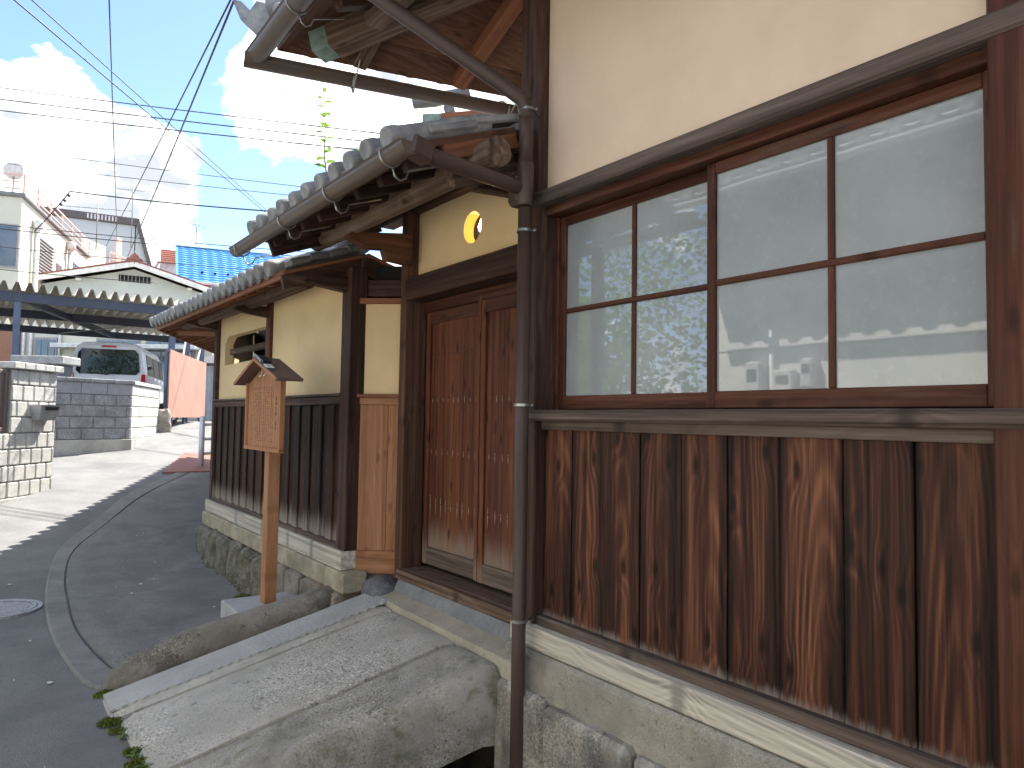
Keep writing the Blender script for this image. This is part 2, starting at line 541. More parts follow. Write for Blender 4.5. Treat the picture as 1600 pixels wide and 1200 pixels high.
# kerb strip: slightly proud, chamfered, with the dark joint behind it
V, F = [], []
for (a, b_) in zip(outer, inner):
    for t, dz in ((0, -.03), (0, .010), (.10, .020), (.88, .020), (.90, -.02)):
        x, y = a[0]+(b_[0]-a[0])*t, a[1]+(b_[1]-a[1])*t
        V.append((x, y, gz(y)+dz))
for i in range(len(outer)-1):
    for k in range(4):
        s = i*5+k
        F.append((s, s+1, s+6, s+5))
struct(raw('kerb_strip', GUTC, None, V, F))
# asphalt apron between the strip and the wall foot
V, F = [], []
for i, b_ in enumerate(inner):
    rx = 1.95 if b_[1] < 8.2 else 1.95+(b_[1]-8.2)*.47
    for t in range(9):
        x = b_[0]+(rx-b_[0])*t/8
        y = b_[1]+(.45*t/8 if b_[1] < 4.8 else 0)
        V.append((x, y, gz(y)+.016+.02*vn(x*1.6, y*1.6)+.04*max(0, (t-5)/3)))
for i in range(len(inner)-1):
    for t in range(8):
        s = i*9+t
        F.append((s, s+1, s+10, s+9))
V += [(x, y, gz(y)-.02) for (x, y) in inner]
s = 9*len(inner)
for i in range(len(inner)-1):
    F.append((i*9, (i+1)*9, s+i+1, s+i))
struct(raw('side_pavement', ASPH2, None, V, F, True))

# cast-iron manhole cover
mh = thing('manhole_cover', 'round grey iron manhole cover with raised grid in the asphalt road', 'manhole cover', (.13, 6.66, .03))
IRON = simple('cast_iron', (.45, .455, .47), .5, .3, .2, 30, .3, 120, dirt=.3)
mc = Vector((.13, 6.66, .028))
def disc(name, mat, par, c, r0, r1, z0, z1, seg=40):
    V, F = [], []
    for k in range(seg):
        a = 2*math.pi*k/seg
        for (r_, z) in ((r0, z0), (r0, z1), (r1, z1), (r1, z0)):
            V.append((c[0]+r_*math.cos(a), c[1]+r_*math.sin(a), c[2]+z))
    for k in range(seg):
        s, e = 4*k, 4*((k+1) % seg)
        for q in range(3): F.append((s+q, e+q, e+q+1, s+q+1))
    return raw(name, mat, par, V, F)
disc('plate', IRON, mh, mc, .001, .235, -.02, .004)
disc('cover_rim', IRON, mh, mc, .236, .262, -.02, .012)
disc('outer_frame', IRON, mh, mc, .270, .300, -.02, .010)
V, F = [], []
for i in range(-5, 6):
    for j in range(-5, 6):
        if math.hypot(i, j)*.04 < .205:
            boxgeo(mc.x+i*.04-.014, mc.x+i*.04+.014, mc.y+j*.04-.014, mc.y+j*.04+.014, mc.z+.003, mc.z+.011, V, F)
g_ = raw('raised_grid', IRON, mh, V, F)

# pale flecks of grit lying about
V, F = [], []
for i in range(30):
    x, y = random.uniform(.1, 1.7), random.uniform(4.7, 8.8)
    if i % 3 == 0: x, y = random.uniform(-.2, .6), random.uniform(3.2, 5)
    if 1.2 < x < 1.8 and y < 5.2 or (x > .45 and y < 4.75): continue
    z = gz(y)+.026+.02*vn(x*1.6, y*1.6) if x > .62 else gz(y)+.008
    if .4 < x < .75: continue
    r_ = random.uniform(.004, .016)
    a = random.uniform(0, 3)
    s = len(V)
    for k in range(5):
        V.append((x+r_*math.cos(a+k*1.257)*random.uniform(.7, 1.3), y+r_*1.5*math.sin(a+k*1.257), z))
    V.append((x, y, z+.006))
    for k in range(5): F.append((s+k, s+(k+1) % 5, s+5))
o = raw('grit', simple('grit_white', (.6, .6, .58), .8), None, V, F)
o['kind'] = 'stuff'; o['label'] = 'pale flecks of grit scattered on the asphalt'; o['category'] = 'grit'

# ================================================================== MAIN HOUSE
PLA = simple('plaster_house', (.79, .615, .45), .9, 0, .05, 2.2, .12, 160, .2)
PLG = simple('plaster_gate', (.79, .59, .335), .9, 0, .06, 1.8, .12, 160, .2, dirt=.10, dirtc=(.3, .24, .15))
house = thing('timber_house', 'old timber house with cream plaster, long four-light window and dark boarded dado', 'house', (2.05, 1.6, 0))
box('plaster_panel', PLA, house, 2.05, 2.17, .735, 2.56, 2.50, 3.95, 0)
box('corner_post', 'dark', house, 2.0, 2.15, 2.557, 2.71, .60, 3.95, .006)
box('end_post', 'frame', house, 1.995, 2.15, .56, .738, .60, 3.95, .006)
box('plaster_panel', PLA, house, 2.05, 2.17, -2.2, .56, 2.50, 3.95, 0)
# side wall of the house that runs back beside the gate
box('side_wall', PLA, house, 2.15, 6.5, 2.58, 2.70, .5, 4.3, 0)
box('window_head', 'rail', house, 1.985, 2.16, -2.2, 2.615, 2.475, 2.537, .008)
box('head_trim', 'frame', house, 2.04, 2.15, .738, 2.557, 2.435, 2.475, .003)
sill = box('window_sill', 'rail', house, 1.975, 2.15, -2.2, 2.635, 1.497, 1.547, .012)
box('sill_trim', 'rail', house, 2.03, 2.10, .74, 2.557, 1.459, 1.497, .003)
EDG = [2.557, 2.369, 2.170, 1.968, 1.763, 1.565, 1.364, 1.152, .951, .741]
for i in range(9):
    w0, w1 = EDG[i+1]+.0018, EDG[i]-.0018
    xo = [.0, .004, -.002, .003, .0, .005, .001, -.002, .003][i]
    box('board', 'board', house, 2.048+xo, 2.075+xo, w0, w1, .62, 1.462, .005)
box('board_backing', simple('black_gap', (.01, .008, .008), .9), house, 2.082, 2.12, -2.2, 2.557, .6, 1.49, 0)
for i in range(12):
    box('board', 'board', house, 2.048, 2.075, .555-.2*(i+1)+.001, .555-.2*i-.001, .62, 1.462, .003)
box('bottom_rail', 'rail', house, 2.015, 2.08, -2.2, 2.56, .598, .640, .006)
box('base_timber', 'bleach', house, 1.975, 2.12, -2.2, 2.70, .500, .5975, .008)
# window: sashes, bars, panes
win = box('window', 'frame', house, 2.10, 2.16, 2.535, 2.557, 1.547, 2.435, .003)
GL = None
def glassmat():
    mt, t, b = newmat('frosted_glass')
    g = G(t)
    tcn = g.n('ShaderNodeTexCoord')
    pos = g.n('ShaderNodeNewGeometry').outputs['Position']
    n1 = g.noise(pos, 2.2, 4, .55)
    n2 = g.noise(pos, 40, 3, .6)
    c = g.mix(g.rng(n1, .3, .7), (.27, .30, .305), (.35, .375, .38))
    c = g.mix(g.rng(n2, .5, .75, 0, .25), c, (.42, .44, .44))
    g.set(b.inputs['Base Color'], c)
    b.inputs['Roughness'].default_value = .6
    b.inputs['IOR'].default_value = 1.5
    b.inputs['Specular IOR Level'].default_value = .1
    b.inputs['Coat Weight'].default_value = 1
    b.inputs['Coat Roughness'].default_value = .018
    b.inputs['Coat IOR'].default_value = 1.9
    wv = g.noise(g.mapv(pos, (1, 1, .6)), 1.6, 2, .5)
    bp = g.n('ShaderNodeBump', {'Height': wv, 'Strength': .06, 'Distance': .02})
    t.links.new(bp.outputs[0], b.inputs['Coat Normal'])
    return mt
GL = glassmat()
def sash(y0, y1, x0, ymid):
    """one sliding sash: stiles, rails, a cross bar each way and four panes"""
    z0, z1 = 1.552, 2.433
    x1 = x0+.03
    st, rl = .036, .052
    box('stile', 'frame', win, x0, x1, y1-st, y1, z0, z1, .003)
    box('stile', 'frame', win, x0, x1, y0, y0+st, z0, z1, .003)
    box('sash_rail', 'frame', win, x0+.001, x1-.001, y0+st, y1-st, z0, z0+rl+.008, .003)
    box('sash_rail', 'frame', win, x0+.001, x1-.001, y0+st, y1-st, z1-rl*.8, z1, .003)
    zm = 1.998
    box('glazing_bar', 'frame', win, x0+.003, x1-.004, y0+st, y1-st, zm-.011, zm+.011, .003)
    for (a, b_) in ((z0+rl+.008, zm-.011), (zm+.011, z1-rl*.8)):
        box('glazing_bar', 'frame', win, x0+.004, x1-.005, ymid-.011, ymid+.011, a, b_, .003)
        box('pane', GL, win, x0+.014, x0+.018, y0+st-.003, ymid-.008, a-.003, b_+.003, 0)
        box('pane', GL, win, x0+.014, x0+.018, ymid+.008, y1-st+.003, a-.003, b_+.003, 0)
sash(1.645, 2.535, 2.112, 2.075)
sash(.742, 1.672, 2.076, 1.203)
box('room_backing', simple('black_gap', (.01, .008, .008), .9), house, 2.165, 2.20, .6, 2.55, 1.5, 2.5, 0)
# foundation: concrete band over big dark rubble stones, each stone its own piece
FC = stone('foundation_concrete', (.26, .245, .205), (.38, .355, .295), (.09, .085, .075), .35, 110, .2, .5, (.11, .105, .10), 0, .9, 3)
fnd = box('foundation', FC, house, 1.955, 2.19, -2.2, 2.72, .26, .498, .02)
RUB = stone('rubble_stone', (.19, .18, .155), (.36, .335, .28), (.035, .035, .04), .5, 90, .1, .55, (.055, .058, .07), .45, .85, 3.2)
def lump(name, mat, par, x0, x1, y0, y1, z0, z1, amp=.012, seed=0, nseg=5, pw=5.0):
    """an uneven block: superellipsoid pushed about by noise"""
    V, F = [], []
    cx, cy, cz = (x0+x1)/2, (y0+y1)/2, (z0+z1)/2
    hx, hy, hz = (x1-x0)/2, (y1-y0)/2, (z1-z0)/2
    def put(p):
        l = (abs(p[0])**pw+abs(p[1])**pw+abs(p[2])**pw)**(1/pw)
        q = [c/l for c in p]
        d = 1+amp*4*(vn(q[0]*2.3+seed*7.7, q[1]*2.3+q[2]*3.1+seed*3.3)-.5)
        d2 = amp*1.6*(vn(q[1]*6+seed, q[2]*6+q[0]*4)-.5)
        return (cx+hx*q[0]*d+d2*.6, cy+hy*q[1]*d+d2*.3, cz+hz*q[2]*d+d2*.4)
    N_ = nseg
    for a in range(3):
        o1, o2 = [i for i in range(3) if i != a]
        for s in (-1, 1):
            st = len(V)
            for i in range(N_+1):
                for j in range(N_+1):
                    p = [0, 0, 0]
                    p[a] = s
                    p[o1] = -1+2*i/N_
                    p[o2] = -1+2*j/N_
                    V.append(put(p))
            for i in range(N_):
                for j in range(N_):
                    q = (st+i*(N_+1)+j, st+(i+1)*(N_+1)+j, st+(i+1)*(N_+1)+j+1, st+i*(N_+1)+j+1)
                    flip = (s > 0) != (a == 1)
                    F.append(q if flip else tuple(reversed(q)))
    return raw(name, mat, par, V, F, True)
yy = 2.74
k = 0
for w, h in ((.36, .36), (.50, .335), (.62, .31), (.55, .34), (.6, .3), (.6, .3), (.6, .3)):
    box('stone', RUB, fnd, 1.915-.012*(k % 2), 2.19, yy-w+.003, yy-.003, -.78, h-.02+.01*(k % 3), .022)
    yy -= w
    k += 1

# main roof over the corner: hip with eaves to the street and to the gate
TILE = simple('roof_tile', (.20, .203, .205), .42, 0, .28, 9, .25, 60, .5, (.10, .103, .11), dirt=.35, dirtc=(.23, .225, .2))
TILE2 = simple('roof_tile_edge', (.33, .33, .325), .5, 0, .25, 12, .25, 60, .5, (.17, .17, .172), dirt=.3, dirtc=(.36, .35, .32))
GUT = simple('gutter_brown', (.120, .088, .070), .36, 0, .10, 3, .03, 40, .35, dirt=.18, dirtc=(.16, .15, .14))
PIPE = simple('downpipe_brown', (.085, .054, .042), .40, 0, .10, 3, .03, 40, .3, dirt=.15, dirtc=(.15, .14, .13), stretch=(1, 1, .2))
STEEL = simple('hook_steel', (.45, .44, .42), .35, .8, .2, 20)
COPP = simple('copper_patina', (.26, .35, .30), .7, .1, .2, 14, .15, 80, .4, (.14, .19, .17), dirt=.35)
HX, HY, HZ, HS = 1.29, 4.14, 3.625, .42
def by(x): return HY-.236*(x-HX)      # eave corner, height of deck underside at the eave, pitch
roof = raw('roof', 'x' and simple('tile_bed', (.09, .08, .075), .9), house,
    [(HX, -4, HZ+.03), (HX, HY, HZ+.03), (HX+2.8, by(HX+2.8)-2.8, HZ+.03+2.8*HS), (HX+2.8, -4, HZ+.03+2.8*HS), (HX+6, by(HX+6), HZ+.03), (HX+6, by(HX+6)-2.8, HZ+.03+2.8*HS),
     (HX, -4, HZ+.055), (HX, HY, HZ+.055), (HX+2.8, by(HX+2.8)-2.8, HZ+.055+2.8*HS), (HX+2.8, -4, HZ+.055+2.8*HS), (HX+6, by(HX+6), HZ+.055), (HX+6, by(HX+6)-2.8, HZ+.055+2.8*HS)],
    [(0, 1, 2, 3), (1, 4, 5, 2), (9, 8, 7, 6), (8, 11, 10, 7), (6, 7, 1, 0), (7, 10, 4, 1)])
# soffit planks, the gate side running parallel to its eave, the street side likewise
for i in range(13):
    a, b_ = i*.20, i*.20+.197
    za, zb = HZ+a*HS, HZ+b_*HS
    w_ = .018
    raw('soffit_plank', wood('soffit', 0), roof, [(HX+a, by(HX+a)-a, za), (HX+6, by(HX+6)-a, za), (HX+6, by(HX+6)-b_, zb), (HX+b_, by(HX+b_)-b_, zb), (HX+a, by(HX+a)-a, za+w_), (HX+6, by(HX+6)-a, za+w_), (HX+6, by(HX+6)-b_, zb+w_), (HX+b_, by(HX+b_)-b_, zb+w_)],
        [(0, 1, 2, 3), (7, 6, 5, 4), (0, 4, 5, 1), (1, 5, 6, 2), (2, 6, 7, 3), (3, 7, 4, 0)])
    raw('soffit_plank', wood('soffit', 1), roof, [(HX+a, -4, za), (HX+a, by(HX+a)-a, za), (HX+b_, by(HX+b_)-b_, zb), (HX+b_, -4, zb), (HX+a, -4, za+w_), (HX+a, by(HX+a)-a, za+w_), (HX+b_, by(HX+b_)-b_, zb+w_), (HX+b_, -4, zb+w_)],
        [(0, 1, 2, 3), (7, 6, 5, 4), (0, 4, 5, 1), (1, 5, 6, 2), (2, 6, 7, 3), (3, 7, 4, 0)])
# hip rafter, old and grey, with its copper shoe; common rafters
HR0 = Vector((HX+.22, by(HX+.22)-.22, HZ+.22*HS-.075))
HR1 = Vector((HX+2.6, by(HX+2.6)-2.6, HZ+2.6*HS-.075))
bar('hip_rafter', 'log', roof, HR0, HR1, .17, .16, .015)
d_ = (HR1-HR0).normalized()
cs = bar('copper_shoe', COPP, roof, HR0-d_*.10, HR0+d_*.02, .15, .14, .006)
for y in (3.45, 2.9, 2.3, 1.7, 1.1, .5, -.1, -.7):
    x1 = min(2.7, (HY-y)/1.236)
    bar('rafter', 'dark', roof, (HX+.08, y, HZ+.08*HS-.04), (HX+x1, y, HZ+x1*HS-.04), .07, .075, .006)
for i, x in enumerate((1.72, 2.33, 2.95, 3.6, 4.3)):
    y1 = min(2.5, x-HX)
    kind = ('log', 'red', 'red', 'dark', 'dark')[i]
    bar('rafter', kind, roof, (x, by(x)-.07, HZ+.07*HS-.045), (x, by(x)-y1, HZ+y1*HS-.045), .085, .085, .006)
# purlin under the rafters on the street side
bar('purlin', 'log', roof, (1.62, -4, HZ+.49*HS-.16), (1.62, 3.55, HZ+.49*HS-.16), .12, .13, .01)
def arc_tile(name, par, e0, e1, up, pitch, run, sp, r, mat_end, first=.5, lip=.0, pans=True, n=None, droop=.03):
    """rows of round cover tiles and pan tiles from an eave line e0-e1 up a slope"""
    e0, e1 = Vector(e0), Vector(e1)
    along = (e1-e0).normalized()
    ln = (e1-e0).length
    upv_ = Vector((up[0], up[1], pitch)).normalized()
    nrm = upv_.cross(along)
    if nrm.z < 0: nrm = -nrm
    Mx = Matrix((upv_, nrm.cross(upv_), nrm)).transposed().to_4x4()
    slen = run*math.sqrt(1+pitch*pitch)
    key = ('cap', round(slen, 3), r)
    if key not in MESH:
        V, F = [], []
        seg = 14
        prof = [(-.012, r*.80), (-.012, r*.99), (-.004, r*1.08), (.012, r*1.10), (.045, r*1.10), (.055, r), (.27, r*.97), (.275, r*1.05), (.53, r*.97), (.535, r*1.05), (slen*.75+.1, r*.97), (slen, r)]
        prof = [p for p in prof if p[0] <= slen]
        for (px_, rr_) in prof:
            for kk in range(seg):
                a = 2*math.pi*kk/seg
                V.append((px_, rr_*math.cos(a), rr_*math.sin(a)))
        for i in range(len(prof)-1):
            for kk in range(seg):
                a, b2 = i*seg+kk, i*seg+(kk+1) % seg
                F.append((a, b2, b2+seg, a+seg))
        s = len(V)
        V.append((-.006, 0, 0))
        for kk in range(seg): F.append((s, (kk+1) % seg, kk))
        me = bpy.data.meshes.new('cap_tile')
        me.from_pydata(V, [], F)
        me.polygons.foreach_set('use_smooth', [len(p.vertices) == 4 for p in me.polygons])
        me.update()
        MESH[key] = me
    keyp = ('pan', round(slen, 3), sp, droop)
    if keyp not in MESH:
        V, F = [], []
        nn = 8
        st = []
        x = 0.
        while x < slen-.02:
            st += [(x, .016), (min(slen, x+.23), .0)]
            x += .23
        for (px_, dz) in st:
            for kk in range(nn+1):
                t = kk/nn*2-1
                V.append((px_, t*sp/2, -.030*(1-t*t)+dz))
        for kk in range(nn+1):
            t = kk/nn*2-1
            V.append((0, t*sp/2, -.030*(1-t*t)-droop+.016))
        for i in range(len(st)-1):
            for kk in range(nn):
                a = i*(nn+1)+kk
                F.append((a, a+1, a+nn+2, a+nn+1))
        s = len(st)*(nn+1)
        for kk in range(nn): F.append((kk, s+kk, s+kk+1, kk+1))
        me = bpy.data.meshes.new('pan_tile')
        me.from_pydata(V, [], F)
        me.polygons.foreach_set('use_smooth', [True]*len(me.polygons))
        me.update()
        MESH[keyp] = me
    cnt = int(ln/sp+.001)
    for i in range(cnt+1):
        p = e0+along*(sp*i)
        j = random.uniform(-.006, .006)
        M = Mx.copy()
        M.translation = p+nrm*(r*.55+j*.5)-upv_*(.03+j)
        link('cap_tile', MESH[key], mat_end, par, M)
        if pans and i < cnt:
            M = Mx.copy()
            M.translation = p+along*sp*.5+nrm*.028-upv_*.02
            link('pan_tile', MESH[keyp], TILE, par, M)
arc_tile('x', roof, (HX-.02, .7, HZ+.06), (HX-.02, 3.90, HZ+.06), (1, 0), HS, .8, .20, .058, TILE2)
arc_tile('x', roof, (HX+.20, by(HX+.2)+.02, HZ+.06), (HX+3.2, by(HX+3.2)+.02, HZ+.06), (-.23, -.973), HS, .8, .20, .058, TILE)
# ornamental corner tile, upturned
OR = [(0, 0), (.10, -.02), (.20, .02), (.30, .12), (.36, .25), (.30, .23), (.24, .17), (.20, .22), (.12, .19), (.06, .22), (0, .16)]
V, F = [], []
dd = Vector((-1, 1, 0)).normalized()
pp = Vector((1, 1, 0)).normalized()
o0 = Vector((HX+.06, HY-.06, HZ+.06))
for s in (-1, 1):
    for (a, z) in OR:
        wd = .055*(1-.45*a/.36)
        q = o0+dd*a+pp*wd*s+Vector((0, 0, z))
        V.append(tuple(q))
nO = len(OR)
F = [tuple(reversed(range(nO))), tuple(range(nO, 2*nO))]+[(i, (i+1) % nO, nO+(i+1) % nO, nO+i) for i in range(nO)]
raw('corner_tile', TILE2, roof, V, F)
tube('ridge_tile', TILE2, roof, [o0+Vector((0, 0, .17))+dd*.12, o0+Vector((.3, -.37, .17+.3*HS)), o0+Vector((1.8, -2.22, .17+1.8*HS))], .075, 14)
# gutters and their hooks
def gutter(name, par, p0, p1, r, mat, seg=12, ends=True):
    """open half-round gutter with a rolled lip"""
    p0, p1 = Vector(p0), Vector(p1)
    t = (p1-p0).normalized()
    s_ = t.cross(Vector((0, 0, 1))).normalized()
    V, F = [], []
    prof = []
    for k in range(seg+1):
        a = math.pi+math.pi*k/seg
        prof.append((r*math.cos(a), r*math.sin(a)))
    prof = [(-r-.008, .006)]+prof+[(r+.008, .006)]
    inn = [(x*.93, z*.93+.001) for (x, z) in reversed(prof[1:-1])]
    allp = prof+inn
    for p in (p0, p1):
        for (x, z) in allp: V.append(tuple(p+s_*x+Vector((0, 0, z))))
    n_ = len(allp)
    for k in range(n_): F.append((k, (k+1) % n_, n_+(k+1) % n_, n_+k))
    F.append(tuple(range(n_)))
    F.append(tuple(reversed(range(n_, 2*n_))))
    if ends:
        for base, p in ((0, p0), (1, p1)):
            s2 = len(V)
            for (x, z) in prof: V.append(tuple(p+s_*x+Vector((0, 0, z))+t*(.004 if base == 0 else -.004)))
            F.append(tuple(range(s2, s2+len(prof))))
    o = raw(name, mat, par, V, F)
    return o
GR = .056
gA = gutter('gutter', roof, (HX-.09, -4, HZ-.02), (HX-.09, HY+.10, HZ-.02), GR, GUT)
gB = gutter('gutter', roof, (HX-.15, by(HX-.15)+.09, HZ-.035), (HX+4.5, by(HX+4.5)+.09, HZ-.035), GR, GUT)
def hook(par, c, t, r, back, drop=.10):
    """steel strap round the gutter with a hanging loop and a tail to the rafter"""
    c, t = Vector(c), Vector(t).normalized()
    s_ = t.cross(Vector((0, 0, 1))).normalized()
    if s_.dot(Vector(back)) < 0: s_ = -s_      # towards the wall
    pts = []
    for k in range(11):
        a = math.pi*.93+math.pi*1.14*k/10
        pts.append(c+s_*(r+.004)*math.cos(a)+Vector((0, 0, (r+.004)*math.sin(a))))
    last = pts[-1]
    o = tube('gutter_hook', STEEL, par, pts, .0048, 6)
    b0 = c+s_*r*.2+Vector((0, 0, -r))
    q = [b0, b0+s_*.012+Vector((0, 0, -drop*.45)), b0+s_*.035+Vector((0, 0, -drop*.62)), b0+s_*.062+Vector((0, 0, -drop*.45)), b0+s_*.075+Vector((0, 0, -drop*.05)), b0+s_*.24+Vector((0, 0, .055))]
    tube('hook_tail', STEEL, par, q, .0045, 6)
for y in (3.55, 2.6, 1.6): hook(roof, (HX-.09, y, HZ-.02), (0, 1, 0), GR, (1, 0, 0), .09)
for x in (1.75, 2.75): hook(roof, (x, by(x)+.09, HZ-.035), (.973, -.23, 0), GR, (0, -1, 0), .09)
# downpipe: slanting leg from the street gutter, then down the corner post
PX, PY = 1.905, 2.535
dp = tube('downpipe', PIPE, house, [(PX, PY, 2.93), (PX, PY, 2.62)], .032, 18)
tube('lower_pipe', PIPE, dp, [(PX, PY, 2.44), (PX, PY, .4), (PX, PY, -.74)], .0305, 18)
tube('pipe_collar', PIPE, dp, [(PX, PY, 2.45), (PX, PY, 2.455), (PX, PY, 2.64), (PX, PY, 2.645)], [.033, .037, .037, .033], 18)
tube('upper_pipe', PIPE, dp, [(HX-.09, 3.02, 3.58), (HX-.09, 3.02, 3.53), (HX-.06, 3.01, 3.49), (HX+.05, 2.985, 3.435), (PX-.12, PY+.035, 2.985), (PX-.02, PY+.006, 2.93), (PX, PY, 2.87), (PX, PY, 2.84)], .033, 18)
box('junction_box', PIPE, dp, PX-.045, PX+.035, PY+.0, PY+.085, 2.455, 2.60, .018)
for z in (2.885, 2.338, 1.566, .636):
    disc('clamp', STEEL, dp, (PX, PY, z), .031, .036, -.006, .006, 20)
    tube('clamp_bolt', STEEL, dp, [(PX+.025, PY-.042, z), (PX+.03, PY-.02, z), (PX+.10, PY+.03, z)], .006, 8)
# far corner of the rear roof peeping over the gate
bar('rear_eave', 'red', roof, (2.95, 5.2, 4.0), (3.9, 4.3, 4.06), .07, .08)
rt_ = tube('rear_ridge_tile', TILE, roof, [(2.80, 5.30, 4.14), (2.92, 5.18, 4.15), (3.15, 4.98, 4.22)], [.05, .055, .055], 12)
bar('rear_copper_shoe', COPP, roof, (2.86, 5.24, 3.985), (2.98, 5.14, 3.99), .08, .08)
for i in range(5):
    tube('cap_tile', TILE, roof, [(3.02+.16*i, 5.1-.155*i, 4.09), (3.12+.16*i, 5.2-.155*i, 4.06)], .045, 12)

# ================================================================== GATE
BLK = simple('black_gap', (.01, .008, .008), .9)
gate = thing('roofed_gate', 'roofed timber gate with red-brown double doors and cream panel with round hole', 'gate', (2.2, 3.4, .44))
box('gate_post', 'dark', gate, 2.12, 2.25, 2.715, 2.83, .50, 2.8, .006)
box('gate_post', 'post', gate, 2.112, 2.262, 4.038, 4.115, .50, 2.82, .005)
box('lintel', 'dark', gate, 2.095, 2.27, 2.70, 4.035, 2.236, 2.374, .012)
box('door_head', 'frame', gate, 2.24, 2.33, 2.83, 4.037, 2.17, 2.236, .004)
# cream panel with a round opening
hy, hz_, hr = 3.415, 2.588, .0905
V, F = [], []
y0, y1, z0, z1 = 2.72, 4.044, 2.374, 2.90
K_ = 40
for (xx, s) in ((2.195, 0), (2.258, 1)):
    for k in range(K_):
        a = 2*math.pi*k/K_
        V.append((xx, hy+hr*math.cos(a), hz_+hr*math.sin(a)))
    for k in range(K_):
        a = 2*math.pi*k/K_
        c, s_ = math.cos(a), math.sin(a)
        ts = []
        if c > 1e-6: ts.append((y1-hy)/c)
        if c < -1e-6: ts.append((y0-hy)/c)
        if s_ > 1e-6: ts.append((z1-hz_)/s_)
        if s_ < -1e-6: ts.append((z0-hz_)/s_)
        t = min(ts)
        V.append((xx, hy+c*t, hz_+s_*t))
    b0 = s*2*K_
    for k in range(K_):
        q = (b0+k, b0+(k+1) % K_, b0+K_+(k+1) % K_, b0+K_+k)
        F.append(q if s else tuple(reversed(q)))
for cy, cz in ((y1, z1), (y1, z0), (y0, z0), (y0, z1)):
    pass
# close the four corners of the fan
def corner(ky, kz):
    best = []
    for k in range(K_):
        a, b_ = V[K_+k], V[K_+(k+1) % K_]
        if {abs(a[1]-ky) < 1e-6, abs(a[2]-kz) < 1e-6} == {True, False} and {abs(b_[1]-ky) < 1e-6, abs(b_[2]-kz) < 1e-6} == {True, False}:
            if (abs(a[1]-ky) < 1e-6) != (abs(b_[1]-ky) < 1e-6): best.append(k)
    for k in best:
        i = len(V)
        V.append((2.195, ky, kz))
        F.append((K_+k, i, K_+(k+1) % K_))
for ky in (y0, y1):
    for kz in (z0, z1): corner(ky, kz)
for k in range(K_):
    F.append((k, 2*K_+k, 2*K_+(k+1) % K_, (k+1) % K_))
raw('plaster_panel', PLG, gate, V, F)
box('niche_back', BLK, gate, 2.262, 2.27, 3.2, 3.65, 2.40, 2.80, 0)
OCH = simple('niche_lining', (.66, .36, .08), .8, 0, .05)
V, F = [], []
for k in range(K_):
    a = 2*math.pi*k/K_
    for xx in (2.199, 2.26):
        V.append((xx, hy+(hr-.002)*math.cos(a), hz_+(hr-.002)*math.sin(a)))
for k in range(K_):
    if not (8 <= k <= 12):
        F.append((2*k, 2*((k+1) % K_), 2*((k+1) % K_)+1, 2*k+1))
raw('niche_lining', OCH, gate, V, F, True)
# the hanging bulb
lamp = thing('light_bulb', 'lit clear bulb hanging in the round hole of the cream gate panel', 'light bulb', (2.228, 3.358, 2.66))
tube('socket', simple('socket_brass', (.45, .36, .2), .35, .8), lamp, [(2.228, 3.358, 2.672), (2.228, 3.358, 2.645), (2.228, 3.358, 2.632)], [.012, .013, .016], 12)
prof = [(.0, .012), (.012, .014), (.03, .021), (.05, .026), (.066, .024), (.078, .016), (.084, .002)]
tube('glass_bulb', emit('bulb_glow', (1., .80, .45), 4.), lamp, [(2.228, 3.358, 2.634-a) for a, _ in prof], [b_ for _, b_ in prof], 14)
pl = bpy.data.lights.new('bulb_light', 'POINT')
pl.energy = .055
pl.color = (1, .62, .25)
pl.shadow_soft_size = .026
plo = bpy.data.objects.new('bulb_light', pl)
col.objects.link(plo)
plo.parent = lamp
plo.location = (.0, .035, -.08)
# two door leaves: stiles, rails, boards, nails
def leaf(y0, y1, x0, nb, lab):
    st = .048
    d = box('door', 'door', gate, x0, x0+.04, y1-st, y1, .60, 2.20, .004)
    box('door_stile', 'door', d, x0, x0+.04, y0, y0+st, .60, 2.20, .004)
    box('door_rail', 'frame', d, x0+.004, x0+.036, y0+st, y1-st, 2.10, 2.20, .004)
    box('door_rail', 'rail', d, x0+.002, x0+.038, y0+st, y1-st, .60, .705, .004)
    w = (y1-y0-2*st)/nb
    for i in range(nb):
        box('door_board', 'door', d, x0+.016, x0+.028, y0+st+w*i+.0006, y0+st+w*(i+1)-.0006, .705, 2.10, .0015)
    V, F = [], []
    for z in (.98, 1.30, 1.62, 1.90):
        q = int((y1-y0-.12)/.062)
        for i in range(q+1):
            yy_ = y0+.07+.062*i+random.uniform(-.004, .004)
            zz = z+random.uniform(-.004, .004)
            boxgeo(x0+.012, x0+.017, yy_-.0035, yy_+.0035, zz-.0035, zz+.0035, V, F)
    o = raw('nail_row', simple('nail_iron', (.10, .09, .085), .5, .5), d, V, F)
    o['kind'] = 'stuff'
    V, F = [], []
    for z, l in ((.98, .075), (1.30, .03), (1.62, .022)):
        for i in range(int((y1-y0-.12)/.062)+1):
            yy_ = y0+.07+.062*i+random.uniform(-.006, .006)
            ll = l*random.uniform(.4, 1.3)
            s = len(V)
            V += [(x0+.0153, yy_-.0045, z-.004), (x0+.0153, yy_+.0045, z-.004), (x0+.0153, yy_+.001, z-ll), (x0+.0153, yy_-.001, z-ll), (x0+.0153, yy_-.002, z+ll*.5), (x0+.0153, yy_+.002, z+ll*.5)]
            F += [(s, s+1, s+2, s+3), (s, s+4, s+5, s+1)]
    o = raw('bleached_streaks', simple('bleached_wood', (.34, .24, .17), .8), d, V, F)
    o['kind'] = 'stuff'
leaf(3.395, 4.03, 2.258, 3, 'far')
leaf(2.80, 3.386, 2.244, 3, 'near')
box('door_cover_strip', 'door', gate, 2.236, 2.252, 3.378, 3.402, .605, 2.20, .003)
